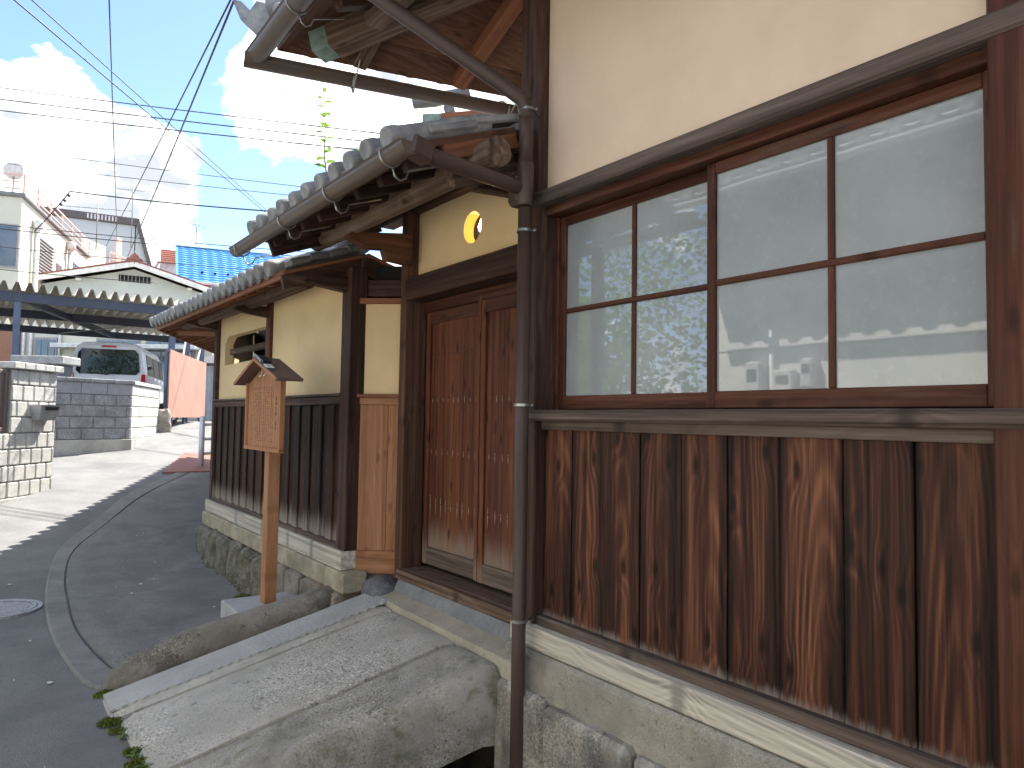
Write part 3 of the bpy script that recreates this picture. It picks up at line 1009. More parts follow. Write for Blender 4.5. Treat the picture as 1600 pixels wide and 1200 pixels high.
box('door_light_block', BLK, gate, 2.30, 2.34, 2.72, 4.30, .40, 2.24, 0)  # added unseen black sheet, stops sunlight leaking past the doors onto the ramp
# threshold timber on its concrete bed, landing strip
box('threshold', 'log', gate, 2.075, 2.33, 2.70, 4.036, .520, .578, .010)
CB = stone('bluish_mortar', (.17, .175, .185), (.25, .25, .25), (.09, .09, .095), .3, 120, 0, .4, (.11, .115, .135), 0, .9, 4)
raw('threshold_bed', CB, gate, [(2.045, 2.66, .43), (2.05, 4.02, .43), (2.085, 4.0, .524), (2.08, 2.66, .522), (2.33, 2.66, .522), (2.33, 4.0, .522), (2.33, 2.66, .3), (2.33, 4.02, .3), (2.045, 2.66, .3), (2.05, 4.02, .3)],
    [(0, 3, 2, 1), (3, 4, 5, 2), (8, 0, 1, 9), (8, 6, 4, 3, 0), (9, 1, 2, 5, 7)])
# gate roof
GX, GZ, GS = 1.37, 2.600, .385
gy0, gy1 = 2.69, 4.50
RX = 2.24
run = RX-GX
groof = raw('roof', simple('tile_bed', (.09, .08, .075), .9), gate,
    [(GX, gy0, GZ), (GX, gy1, GZ), (RX, gy1, GZ+run*GS), (RX, gy0, GZ+run*GS), (GX, gy0, GZ+.03), (GX, gy1, GZ+.03), (RX, gy1, GZ+.03+run*GS), (RX, gy0, GZ+.03+run*GS),
     (RX+run, gy0, GZ), (RX+run, gy1, GZ), (RX+run, gy0, GZ+.03), (RX+run, gy1, GZ+.03)],
    [(0, 1, 2, 3), (7, 6, 5, 4), (0, 4, 5, 1), (0, 3, 7, 4), (1, 5, 6, 2), (3, 2, 9, 8), (10, 11, 6, 7), (8, 9, 11, 10), (8, 10, 7, 3), (9, 2, 6, 11)])
for i in range(6):
    a, b_ = GX+i*.145, GX+i*.145+.143
    za, zb = GZ+(a-GX)*GS-.014, GZ+(b_-GX)*GS-.014
    raw('soffit_plank', wood('dark', 1), groof, [(a, gy0+.02, za), (a, gy1-.02, za), (b_, gy1-.02, zb), (b_, gy0+.02, zb), (a, gy0+.02, za+.012), (a, gy1-.02, za+.012), (b_, gy1-.02, zb+.012), (b_, gy0+.02, zb+.012)],
        [(0, 1, 2, 3), (7, 6, 5, 4), (0, 4, 5, 1), (1, 5, 6, 2), (2, 6, 7, 3), (3, 7, 4, 0)])
for i in range(8):
    y = 2.72+i*.245
    bar('rafter', 'dark', groof, (GX+.03, y, GZ+.03*GS-.042), (RX, y, GZ+run*GS-.042), .045, .055, .003)
bar('fascia', 'dark', groof, (GX+.004, gy0, GZ-.002), (GX+.004, gy1, GZ-.002), .02, .045, .003)
arc_tile('x', groof, (GX-.055, 2.65, GZ+.028), (GX-.055, 2.84, GZ+.028), (1, 0), GS, .48, .1815, .045, TILE2)
arc_tile('x', groof, (GX-.055, 3.013, GZ+.028), (GX-.055, 4.47, GZ+.028), (1, 0), GS, run+.02, .1815, .045, TILE2)
bar('verge_deck', 'soffit', groof, (GX+.0, 2.66, GZ+.012), (1.90, 2.66, GZ+.012+(1.9-GX)*GS), .11, .03, .003)
tube('ridge_tile', TILE, groof, [(RX, gy0-.02, GZ+.10+run*GS), (RX, gy1+.02, GZ+.10+run*GS)], .085, 14)
# near verge: tile edge, brown bargeboard, broken plank end under it
for i in range(2):
    xa = GX+.08+i*.23
    bar('verge_tile', TILE2, groof, (xa, 2.645, GZ+(xa-GX)*GS+.072+.012*(i % 2)), (xa+.24, 2.645, GZ+(xa+.24-GX)*GS+.068), .10, .035, .008)
bar('bargeboard', 'red', groof, (GX+.16, 2.62, GZ+.16*GS-.030), (1.91, 2.62, GZ+.54*GS-.030), .028, .075, .003)
bar('verge_plank', 'log', groof, (GX+.22, 2.695, GZ+.22*GS-.10), (1.98, 2.73, GZ+.60*GS-.12), .05, .16, .012)
bar('bargeboard', 'dark', groof, (GX+.02, gy1-.02, GZ+.02*GS-.055), (2.12, gy1-.02, GZ+.75*GS-.055), .03, .135, .003)
# round purlin log carried on arms from the posts
tube('purlin_log', wood('log', 1), gate, [(1.735, 2.50, 2.650), (1.74, 3.0, 2.653), (1.742, 3.6, 2.656), (1.748, 4.3, 2.660), (1.75, 4.64, 2.662), (1.75, 4.66, 2.662)], [.066, .066, .064, .062, .058, .04], 14)
def plate(name, mat, par, P, y0, y1):
    n_ = len(P)
    V = [(p[0], y0, p[1]) for p in P]+[(p[0], y1, p[1]) for p in P]
    F = [tuple(range(n_)), tuple(reversed(range(n_, 2*n_)))]+[(i, n_+i, n_+(i+1) % n_, (i+1) % n_) for i in range(n_)]
    return raw(name, wood(mat, 0) if isinstance(mat, str) else mat, par, V, F)
plate('bracket_arm', 'soffit', gate, [(1.69, 2.575), (1.72, 2.60), (2.12, 2.655), (2.12, 2.545), (1.84, 2.52), (1.76, 2.545)], 3.99, 4.055)
plate('bracket_block', 'soffit', gate, [(1.93, 2.528), (2.118, 2.543), (2.118, 2.455), (1.95, 2.468)], 3.992, 4.053)
plate('bracket_arm', 'dark', gate, [(1.66, 2.60), (1.70, 2.63), (2.14, 2.70), (2.14, 2.58), (1.80, 2.56)], 2.74, 2.81)
bar('tie_beam', 'dark', gate, (2.19, 2.6, 2.86), (2.19, 4.5, 2.86), .12, .12, .01)
# gutter, outlet and the short pipe into the downpipe
ggut = gutter('gutter', groof, (GX-.085, 2.44, 2.560), (GX-.085, 4.83, 2.575), .045, GUT)
for y in (2.62, 3.22, 3.86, 4.70): hook(groof, (GX-.085, y, 2.563), (0, 1, 0), .045, (1, 0, 0), .085)
bar('gutter_outlet', PIPE, groof, (GX-.085, 2.47, 2.562), (GX+.02, 2.485, 2.54), .075, .085, .012)
tube('outlet_pipe', PIPE, groof, [(GX-.05, 2.48, 2.548), (GX+.06, 2.495, 2.545), (1.84, 2.56, 2.545), (1.89, 2.545, 2.525)], .034, 16)

# weed rooted among the gate tiles
LEAF = simple('weed_leaf', (.16, .27, .035), .5, 0, .25, 20, 0, 80, .4, (.09, .17, .03))
def translucent(mt, c, f):
    t = mt.node_tree
    b = t.nodes['Principled BSDF']
    o_ = t.nodes['Material Output']
    tr = t.nodes.new('ShaderNodeBsdfTranslucent')
    tr.inputs[0].default_value = c+(1,)
    mx = t.nodes.new('ShaderNodeMixShader')
    mx.inputs[0].default_value = f
    t.links.new(b.outputs[0], mx.inputs[1])
    t.links.new(tr.outputs[0], mx.inputs[2])
    t.links.new(mx.outputs[0], o_.inputs[0])
translucent(LEAF, (.17, .31, .04), .4)
def weed(name, label, base, topp, nl, ls, seed):
    rs = random.Random(seed)
    t_ = thing(name, label, 'plant', base)
    base, topp = Vector(base), Vector(topp)
    pts = [base.lerp(topp, i/8)+Vector((rs.uniform(-.006, .006), rs.uniform(-.006, .006), 0)) for i in range(9)]
    tube('stem', simple('weed_stem', (.20, .22, .12), .7), t_, pts, [.0055-.004*i/8 for i in range(9)], 6)
    for i in range(nl):
        f = (i+.6)/nl
        p = base.lerp(topp, f)
        a = i*2.6+rs.uniform(-.5, .5)
        d = Vector((math.cos(a), math.sin(a), .35)).normalized()
        s_ = d.cross(Vector((0, 0, 1))).normalized()
        l = ls*(1.15-.55*f)*rs.uniform(.8, 1.15)
        w = l*.30
        dr = Vector((0, 0, -1))
        V = [p, p+d*l*.3+s_*w-dr*.002, p+d*l*.3, p+d*l*.3-s_*w-dr*.002, p+d*l*.7+s_*w*.75+dr*l*.1, p+d*l*.7+dr*l*.13, p+d*l*.7-s_*w*.75+dr*l*.1, p+d*l+dr*l*.34]
        raw('leaf', LEAF, t_, [tuple(v) for v in V], [(0, 2, 1), (0, 3, 2), (1, 2, 5, 4), (2, 3, 6, 5), (4, 5, 7), (5, 6, 7)])
    return t_
weed('tall_weed', 'tall thin weed with paired green leaves growing from the gate roof', (1.70, 4.36, 2.86), (1.70, 4.47, 3.69), 24, .085, 3)
weed('short_weed', 'short leafy weed among the gate roof tiles', (1.70, 3.90, 2.84), (1.70, 3.93, 3.07), 8, .085, 5)

# ================================================================== BOUNDARY WALL
wall = thing('boundary_wall', 'tiled plaster wall with dark boarded lower half and slanted opening beside the gate', 'wall', (1.93, 6, 0))
box('wall_post', 'dark', wall, 1.872, 1.985, 4.335, 4.475, .655, 2.47, .006)
box('wall_post', 'frame', wall, 1.884, 1.99, 6.005, 6.105, 1.655, 2.50, .005)
box('wall_post', 'dark', wall, 1.876, 1.985, 7.655, 7.745, .655, 2.50, .005)
box('plaster_panel', PLG, wall, 1.915, 1.995, 4.475, 6.005, 1.60, 2.56, 0)
# far bay with the slanted opening
P = [(7.60, 1.60), (6.105, 1.60), (6.105, 2.56), (7.60, 2.56)]
H = [(7.47, 1.995), (6.20, 2.00), (6.15, 2.07), (6.15, 2.265), (7.36, 2.275), (7.47, 2.215)]
V = [(1.915, y, z) for (y, z) in [(7.655, 1.60), (6.105, 1.60), (6.105, 2.56), (7.655, 2.56)]]+[(1.915, y, z) for y, z in H]+[(1.995, y, z) for y, z in H]
F = [(0, 1, 5, 4), (1, 6, 5), (1, 2, 7, 6), (2, 3, 8, 7), (3, 9, 8), (3, 0, 4, 9)]+[(4+i, 4+(i+1) % 6, 10+(i+1) % 6, 10+i) for i in range(6)]
raw('plaster_panel', PLG, wall, V, F)
bar('opening_bar', 'log', wall, (1.985, 6.1, 2.118), (1.985, 7.5, 2.135), .05, .055, .006)
box('inner_post', 'log', wall, 2.20, 2.28, 6.55, 6.64, 1.6, 2.5, .006)
bar('inner_brace', 'log', wall, (2.3, 6.2, 2.0), (2.3, 6.7, 2.3), .06, .06)
box('inner_wall', PLG, wall, 2.62, 2.68, 5.2, 6.9, 1.2, 2.6, 0)
box('inner_shade_sheet', BLK, wall, 2.70, 2.74, 4.6, 9.2, .4, 2.7, 0)  # black sheet painted as the dark interior seen through the opening
box('cap_rail', 'rail', wall, 1.865, 1.96, 4.475, 7.70, 1.640, 1.658, .004)
box('waist_rail', 'dark', wall, 1.878, 1.95, 4.475, 7.69, 1.583, 1.640, .004)
yb = 4.477
i = 0
while yb < 7.64:
    w = .118 if i % 2 == 0 else .098
    w = min(w, 7.655-yb)
    xo = 0 if i % 2 == 0 else -.014
    box('board', 'burnt', wall, 1.90+xo, 1.918+xo, yb+.001, yb+w-.001, .672, 1.583, .003)
    yb += w
    i += 1
box('board_backing', BLK, wall, 1.93, 1.99, 4.475, 7.655, .62, 1.60, 0)
box('foot_rail', 'rail', wall, 1.872, 1.93, 4.475, 7.67, .656, .690, .004)
box('base_timber', 'bleach', wall, 1.845, 2.0, 4.33, 7.76, .537, .655, .006)
WF = stone('wall_foundation', (.30, .265, .19), (.44, .39, .28), (.13, .12, .10), .3, 110, .2, .5, (.15, .14, .12), .15, .9, 3)
for (a, b_) in ((4.25, 4.56), (4.57, 5.72), (5.73, 6.75), (6.76, 7.78)):
    box('foundation_block', WF, wall, 1.825, 2.0, a, b_, .405, .536, .012)
PNK = stone('pink_stone', (.22, .19, .16), (.36, .31, .26), (.08, .075, .07), .4, 90, .25, .45, (.09, .085, .075), .0, .9, 4)
MOS = stone('mossy_stone', (.11, .105, .085), (.23, .21, .17), (.03, .03, .025), .55, 60, .5, .5, (.05, .05, .04), .15, .95, 5)
yb = 4.30
i = 0
for w in (.30, .34, .32, .36, .33, .36, .35, .38, .36, .42):
    zt = .41
    if i < 4: lump('foundation_stone', PNK, wall, 1.80, 2.02, yb+.004, yb+w-.004, -.12, zt, .012, i+31, 6, 9)
    else: lump('foundation_stone', MOS, wall, 1.765-.012*(i % 3), 2.05, yb-.005, yb+w+.005, -.10, zt-.0, .05, i+51, 10, 4.5)
    yb += w
    i += 1
# splayed wing between wall and gate post
A, B = Vector((1.945, 4.325)), Vector((2.168, 4.125))
e = (B-A).normalized()
nn = Vector((e.y, -e.x))            # away from the viewer or to it
if nn.dot(Vector((-1, -1))) < 0: nn = -nn
wl = (B-A).length
Mw = Matrix(((e.x, -nn.x, 0, A.x), (e.y, -nn.y, 0, A.y), (0, 0, 1, 0), (0, 0, 0, 1)))
keep = BASE
BASE = Mw
def inwing(nm, mt, x0, x1, y0, y1, z0, z1, b_=.003):
    d = (x1-x0, y1-y0, z1-z0)
    return link(nm, boxmesh(*d, b_), pick(mt, d), wall, Matrix.Translation(((x0+x1)/2, (y0+y1)/2, (z0+z1)/2)))
inwing('wing_plaster', PLG, 0, wl, .03, .08, 1.64, 2.24, 0)
inwing('wing_rail', 'red', -.02, wl+.02, .0, .09, 2.236, 2.272)
inwing('wing_cap', 'red', -.015, wl, -.012, .06, 1.630, 1.652)
inwing('wing_rail', 'new', 0, wl, .004, .06, 1.585, 1.630)
inwing('wing_board', 'new', 0, wl*.62, .016, .05, .657, 1.585)
inwing('wing_board', 'new', wl*.622, wl, .018, .05, .657, 1.585)
inwing('wing_rail', 'new', -.005, wl, .002, .06, .612, .657)
inwing('wing_foot', 'new', -.005, wl, .006, .06, .515, .612)
inwing('wing_stone', PNK, -.04, wl+.06, .03, .14, .15, .513, .01)
inwing('wing_shade_sheet', BLK, 0, wl, .10, .12, .5, 2.5, 0)  # black sheet, the shade of the open space behind the wing put into colour
bar('wing_beam', 'dark', wall, Mw @ Vector((0, .05, 2.36)), Mw @ Vector((wl, .05, 2.36)), .05, .10) if False else None
inwing('wing_beam', 'dark', 0, wl, .05, .098, 2.29, 2.40)
BASE = keep
BOU = stone('blue_boulder', (.10, .105, .12), (.17, .175, .19), (.06, .06, .07), .3, 80, 0, .4, (.07, .075, .095), .1, .85, 5)
lump('corner_boulder', BOU, wall, 1.93, 2.14, 4.0, 4.26, .25, .515, .03, 77, 8, 3.2)

# roof of the wall: near run along the street, then a run that turns up the road
WX, WS = 1.49, .36
def wz(y): return 2.405+.012*(y-4.5)
wroof = raw('roof', simple('tile_bed', (.09, .08, .075), .9), wall,
    [(WX, 4.46, wz(4.46)), (WX, 8.62, wz(8.62)), (1.985, 8.40, wz(8.4)+.495*WS), (1.985, 4.46, wz(4.46)+.495*WS),
     (WX, 4.46, wz(4.46)+.025), (WX, 8.62, wz(8.62)+.025), (1.985, 8.40, wz(8.4)+.495*WS+.025), (1.985, 4.46, wz(4.46)+.495*WS+.025),
     (2.49, 4.46, wz(4.46)), (2.49, 8.2, wz(8.2)), (2.49, 4.46, wz(4.46)+.025), (2.49, 8.2, wz(8.2)+.025)],
    [(0, 1, 2, 3), (7, 6, 5, 4), (0, 4, 5, 1), (0, 3, 7, 4), (3, 2, 9, 8), (10, 11, 6, 7), (8, 9, 11, 10), (8, 10, 7, 3)])
bar('fascia', 'red', wroof, (WX+.006, 4.47, wz(4.47)-.012), (WX+.006, 8.60, wz(8.6)-.012), .022, .05, .003)
y = 4.62
while y < 8.5:
    bar('rafter', 'red', wroof, (WX+.02, y, wz(y)+.02*WS-.03), (1.98, y, wz(y)+.49*WS-.03), .034, .04, .003)
    y += .255
arc_tile('x', wroof, (WX-.01, 4.68, wz(4.68)+.03), (WX-.01, 8.64, wz(8.64)+.03), (1, 0), WS, .5, .18, .050, TILE2, droop=.05)
d2 = Vector((.42, .907, 0)).normalized()
u2 = Vector((.907, -.42, 0)).normalized()
E0 = Vector((WX, 8.62, wz(8.62)))
E1 = E0+d2*6.2
E0s, E1s = E0+u2*.5+Vector((0, 0, .5*WS)), E1+u2*.5+Vector((0, 0, .5*WS))
E0t, E1t = E0+u2*1.0, E1+u2*1.0
th = Vector((0, 0, .025))
raw('side_roof', simple('tile_bed', (.09, .08, .075), .9), wroof, [tuple(v) for v in (E0, E1, E1s, E0s, E0+th, E1+th, E1s+th, E0s+th, E0t, E1t, E0t+th, E1t+th)],
    [(0, 1, 2, 3), (7, 6, 5, 4), (0, 4, 5, 1), (1, 5, 6, 2), (3, 2, 9, 8), (10, 11, 6, 7), (8, 9, 11, 10)])
bar('fascia', 'red', wroof, E0+Vector((.006, 0, -.012)), E1+Vector((.006, 0, -.012)), .022, .05, .003)
s_ = .12
while s_ < 6.1:
    p = E0+d2*s_
    bar('rafter', 'red', wroof, p+u2*.02+Vector((0, 0, -.028)), p+u2*.48+Vector((0, 0, .48*WS-.03)), .034, .04, .003)
    s_ += .25
arc_tile('x', wroof, E0+d2*.10+Vector((0, 0, .03))-u2*.01, E1+Vector((0, 0, .03))-u2*.01, (u2.x, u2.y), WS, .5, .18, .050, TILE2, droop=.05)
tube('ridge_tile', TILE, wroof, [(1.985, 4.44, wz(4.44)+.26), (1.985, 8.35, wz(8.35)+.26), tuple(E1s+Vector((0, 0, .08)))], .075, 12)
# the return wall up the road
keep = BASE
C0 = Vector((1.93, 7.75, 0))
BASE = Matrix(((d2.x, u2.x, 0, C0.x), (d2.y, u2.y, 0, C0.y), (0, 0, 1, 0), (0, 0, 0, 1)))
box('return_plaster', PLG, wall, .06, 6.2, .01, .08, 1.6, 2.62, 0)
for k in range(44): box('return_board', 'burnt', wall, .06+.14*k+.001, .06+.14*(k+1)-.001, -.01+.01*(k % 2), .01+.01*(k % 2), .9+.0*k, 1.6, .003)
box('return_rail', 'dark', wall, .06, 6.2, -.02, .02, 1.585, 1.65, .004)
box('return_foundation', MOS, wall, .0, 6.2, -.04, .1, -.1, .9, .02)
BASE = keep
tube('purlin_log', wood('log', 1), wall, [(1.735, 4.74, 2.422), (1.735, 5.4, 2.428), (1.735, 6.4, 2.442), (1.735, 7.6, 2.455), (1.735, 8.40, 2.465), (1.735, 8.43, 2.465)], [.058, .062, .062, .06, .055, .035], 14)
for (ya, zb) in ((4.385, 2.335), (6.02, 2.345), (7.665, 2.39)):
    plate('bracket_arm', 'dark', wall, [(1.60, zb+.015), (1.62, zb+.045), (1.69, zb+.055), (1.885, zb+.065), (1.885, zb-.025), (1.70, zb-.005)], ya, ya+.065)
bar('corner_brace', 'red', wall, (1.70, 8.55, 2.40), (1.93, 7.74, 2.33), .05, .05)
# near verge of the wall roof
plate('bargeboard', 'dark', wroof, [(1.455, 2.375), (1.985, 2.555), (1.985, 2.435), (1.475, 2.290)], 4.435, 4.468)
plate('bargeboard', 'dark', wroof, [(1.987, 2.555), (2.30, 2.455), (2.30, 2.325), (1.987, 2.430)], 4.365, 4.40)
V, F = [], []
for k in range(20):
    a = 2*math.pi*k/20
    for yv in (4.335, 4.40): V.append((2.205+.062*math.cos(a), yv, 2.362+.062*math.sin(a)))
for k in range(20): F.append((2*k, 2*k+1, 2*((k+1) % 20)+1, 2*((k+1) % 20)))
F += [tuple(range(38, -2, -2)), tuple(range(1, 41, 2))]
sc = raw('scroll_end', wood('dark', 0), wroof, V, F)
V2, F2 = tubegeo([(2.205, 4.332, 2.362), (2.205, 4.336, 2.362)], .02, 12)
raw('scroll_eye', BLK, sc, V2, F2)
bar('verge_trim', 'red', wroof, (1.46, 4.445, 2.385), (1.985, 4.445, 2.567), .06, .02, .003)
bar('verge_trim', 'red', wroof, (1.987, 4.375, 2.567), (2.32, 4.375, 2.463), .06, .02, .003)
for i in range(4):
    xa = 1.50+i*.125
    bar('verge_tile', TILE, wroof, (xa, 4.465, 2.405+(xa-1.49)*WS+.045+.008*(i % 2)), (xa+.128, 4.465, 2.405+(xa+.128-1.49)*WS+.045), .12, .045, .008)

# ================================================================== STONE RAMP OVER THE DITCH
def rz(x): 
    t = max(0, min(1, (x-.56)/(1.96-.56)))
    return .012+.41*t
GRA = stone('granite_slab', (.35, .335, .30), (.49, .465, .42), (.06, .06, .062), .72, 85, 0, .45, (.30, .285, .235), .12, .8, 1.7)
GRS = stone('granite_mossy', (.28, .265, .235), (.41, .39, .345), (.06, .06, .055), .62, 95, .7, .6, (.11, .105, .075), .15, .85, 1.8)
def slabline(lo, hi):
    return lambda x: lo+(hi-lo)*(x-.56)/(1.96-.56)
def slab(name, label, fy0, fy1, x0, x1, th, mat, seed, rnd=.012, zoff=0, x0b=None, xa1=None):
    """a long worn slab between two edge lines (near fy0, far fy1)"""
    NX, V, F = 22, [], []
    rows = []
    for i in range(NX+1):
        t = i/NX
        row = []
        xa = x0+(x1-x0)*t
        xb = (x0b if x0b is not None else x0)+((xa1 if xa1 is not None else x1)-(x0b if x0b is not None else x0))*t
        for k in range(13):
            s = k/12
            x = xa+(xb-xa)*s
            y = fy0(x)+(fy1(x)-fy0(x))*s
            wd = abs(fy1(x)-fy0(x))
            ed = min(s, 1-s)*wd
            rr = rnd*3 if (s < .5 and mat is GRS) else rnd*.7
            dz = -rr*(1-min(1, ed/max(rr, 1e-4)))**2*1.0
            ex = min(t, 1-t)*(x1-x0)
            dz -= .02*(1-min(1, ex/.03))**2
            z = rz(x)+zoff+dz+.004*(vn(x*3+seed, y*3)-.5)+.002*(vn(x*14+seed, y*14)-.5)
            row.append((x, y, z))
        rows.append(row)
    # cross-section: side near, top, side far
    full = []
    for row in rows:
        a, c = row[0], row[-1]
        lo = [(a[0], a[1]+.03, a[2]-th), (a[0], a[1]-.004+.02*(vn(a[0]*5, seed)-.5), a[2]-th*.55), (a[0], a[1]-.004+.02*(vn(a[0]*6, seed+4)-.5), a[2]-th*.18)]
        hi = [(c[0], c[1], c[2]-th)]
        full.append(lo+row+hi)
    n_ = len(full[0])
    for r_ in full: V += r_
    for i in range(NX):
        for k in range(n_-1):
            s = i*n_+k
            F.append((s, s+n_, s+n_+1, s+1))
        F.append((i*n_, i*n_+n_-1, (i+1)*n_+n_-1, (i+1)*n_))
    F.append(tuple(range(n_)))
    F.append(tuple(reversed(range(NX*n_, (NX+1)*n_))))
    o = raw(name, mat, None, V, F, True)
    md = o.modifiers.new('edge', 'EDGE_SPLIT')
    md.split_angle = R(50)
    return top(o, label, 'stone slab', 'slabs of the stone ramp')
far_, j1, j2, near_ = slabline(4.40, 4.16), slabline(4.04, 3.80), slabline(3.32, 3.10), slabline(2.99, 2.70)
slab('stone_slab', 'narrow granite slab under the pale mat along the ramp\'s far edge', lambda x: j1(x)+.009, far_, .555, 1.945, .26, GRA, 3, .008)
slab('stone_slab', 'wide speckled granite slab in the middle of the ramp', lambda x: j2(x)+.011, lambda x: j1(x)-.006, .60, 1.94, .28, GRA, 8, .010, -.004)
slab('stone_slab', 'thick rounded granite slab with mossy side on the ramp\'s near edge', near_, lambda x: j2(x)-.013, .66, 1.93, .31, GRS, 14, .016, -.006)
# pale landing strip of mortar in front of the threshold
MOR = stone('landing_mortar', (.33, .30, .235), (.44, .40, .315), (.2, .18, .14), .25, 120, 0, .35, (.25, .23, .19), 0, .9, 2.5)
V = [(1.952, 3.80, .424), (1.94, 2.62, .424), (2.06, 2.62, .452), (2.06, 4.04, .452), (1.96, 4.12, .43)]
V += [(x, y, .2) for (x, y, z) in V]
o = raw('landing_strip', MOR, None, V, [(0, 1, 2, 3, 4), (0, 5, 6, 1), (1, 6, 7, 2), (2, 7, 8, 3), (3, 8, 9, 4), (4, 9, 5, 0)])
struct(o)
# rubber mat with toothed edge
MATT = stone('pale_mat', (.36, .36, .35), (.44, .44, .425), (.18, .18, .18), .8, 170, 0, .2, (.30, .3, .29), 0, .9, 2)
V, F = [], []
NX = 60
for i in range(NX+1):
    x = .57+(2.03-.57)*i/NX
    yf = far_(x)-.02
    yn = far_(x)-.275+.009*(i % 2)
    z = rz(x)+.012
    V += [(x, yn, z-.012), (x, yn, z), (x, yf, z+.001), (x, yf, z-.012)]
for i in range(NX):
    for k in range(3):
        s = 4*i+k
        F.append((s, s+4, s+5, s+1))
F += [(0, 1, 2, 3), (4*NX+3, 4*NX+2, 4*NX+1, 4*NX)]
o = raw('rubber_mat', MATT, None, V, F)
top(o, 'pale grey grit mat with toothed edge laid along the stone ramp', 'mat')
# long rounded kerb stone on the far side
KER = stone('kerb_stone_dark', (.13, .118, .10), (.25, .235, .20), (.03, .026, .025), .6, 95, .2, .5, (.05, .042, .036), .2, .85, 2.6)
V, F = [], []
KZ = [(.58, .035), (.62, .105), (.72, .16), (.9, .235), (1.15, .30), (1.5, .365), (1.8, .425), (1.98, .445), (2.03, .41)]
NX, NS = 34, 12
for i in range(NX+1):
    x = .58+(2.03-.58)*i/NX
    zt = interp(x, KZ)+.012*(vn(x*6, 3)-.5)
    yc = 4.535-.115*(x-.58)/1.45
    hw = .088*min(1, .45+3.5*(x-.58), .5+5*(2.04-x))
    zb = rz(x)-.12
    for k in range(NS+1):
        a = math.pi*k/NS
        c, s_ = math.cos(a), math.sin(a)
        yy_ = yc-hw*math.copysign(abs(c)**.75, c)
        zz = zb+(zt-zb)*(abs(s_)**.55)
        V.append((x, yy_, zz+.006*(vn(x*17, k*1.7)-.5)))
for i in range(NX):
    for k in range(NS):
        s = i*(NS+1)+k
        F.append((s, s+NS+1, s+NS+2, s+1))
F += [tuple(range(NS+1)), tuple(reversed(range(NX*(NS+1), (NX+1)*(NS+1))))]
o = raw('kerb_stone', KER, None, V, F, True)
top(o, 'long dark rounded kerb stone sloping up beside the mat', 'kerb stone')
lump('x', BOU, None, 0, .01, 0, .01, -5, -4.99) if False else None
# moss and weeds in the joints
MOSS = simple('moss', (.17, .20, .035), .95, 0, .35, 60, .6, 180, .2, (.08, .10, .02))
def mossy(name, label, spots, seed):
    rs = random.Random(seed)
    V, F = [], []
    for (cx, cy, cz, rad, n_) in spots:
        for i in range(n_):
            a, d = rs.uniform(0, 6.28), rad*math.sqrt(rs.random())
            x, y, z = cx+d*math.cos(a), cy+d*math.sin(a)*.9, cz+.012*rs.random()*(1-d/rad)
            h = rs.uniform(.006, .022)
            w = rs.uniform(.004, .009)
            b0 = rs.uniform(0, 6.28)
            s = len(V)
            lx, ly = rs.uniform(-.012, .012), rs.uniform(-.012, .012)
            V.extend([(x+w*math.cos(b0), y+w*math.sin(b0), z), (x-w*math.cos(b0), y-w*math.sin(b0), z), (x+lx, y+ly, z+h), (x-w*math.sin(b0), y+w*math.cos(b0), z)])
            F.extend([(s, s+1, s+2), (s+1, s+3, s+2), (s+3, s, s+2)])
    o = raw(name, MOSS, None, V, F)
    o['kind'] = 'stuff'; o['label'] = label; o['category'] = 'moss'
mossy('moss', 'green moss cushion at the foot of the wall by the sign block', [(1.66, 5.62, .085, .13, 600), (1.74, 5.40, .09, .09, 300), (1.70, 5.85, .085, .07, 160)], 4)
mossy('moss', 'moss and weeds along the low end of the ramp', [(.555, 4.02, .005, .05, 260), (.57, 3.90, .005, .035, 130), (.60, 3.62, .005, .04, 180), (.60, 3.5, .0, .05, 220), (.60, 3.40, .0, .05, 160), (.58, 4.44, .005, .045, 160)], 9)
for k, (x, y) in enumerate(((.585, 3.56), (.60, 3.44), (.575, 3.80), (.61, 3.36))):
    weed('joint_weed', ['tiny weed in the joint of the ramp\'s low end, second nearest', 'tiny weed in the joint of the ramp\'s low end, third nearest of four... beside the moss', 'tiny weed in the joint of the ramp\'s low end nearest the mat', 'tiny weed in the joint of the ramp\'s low end nearest the viewer'][k].replace('... beside the moss', ''), (x, y, .0), (x+.01, y-.01, .055), 7, .035, 20+k)['group'] = 'weeds in the ramp joint'

# ================================================================== NOTICE BOARD
sg = thing('notice_board', 'wooden notice board under a small gable roof on a single square post', 'sign', (1.52, 4.76, .30))
bl = raw('base_block', stone('pale_granite', (.36, .37, .38), (.46, .46, .46), (.22, .22, .23), .45, 160, 0, .3, (.30, .30, .29), 0, .7, 3), sg,
    [(1.30, 4.56, 0), (1.74, 4.56, 0), (1.74, 4.965, 0), (1.30, 4.965, 0), (1.30, 4.56, .30), (1.74, 4.56, .30), (1.74, 4.965, .30), (1.30, 4.965, .30)],
    [(0, 1, 5, 4), (1, 2, 6, 5), (2, 3, 7, 6), (3, 0, 4, 7), (4, 5, 6, 7)])
md = bl.modifiers.new('bevel', 'BEVEL'); md.width = .006; md.segments = 2
box('post', 'sign', sg, 1.495, 1.575, 4.70, 4.78, .30, 1.70, .004)
YA, YB = 4.405, 5.135
plate_y = lambda name, mat, P, x0, x1: raw(name, mat, sg, [(x0, y, z) for y, z in P]+[(x1, y, z) for y, z in P],
    [tuple(range(len(P))), tuple(reversed(range(len(P), 2*len(P))))]+[(i, len(P)+i, len(P)+(i+1) % len(P), (i+1) % len(P)) for i in range(len(P))])
ym = (YA+YB)/2
plate_y('board', wood('sign', 2), [(YA+.02, 1.30), (YB-.02, 1.30), (YB-.02, 1.72), (ym, 1.835), (YA+.02, 1.72)], 1.478, 1.492)
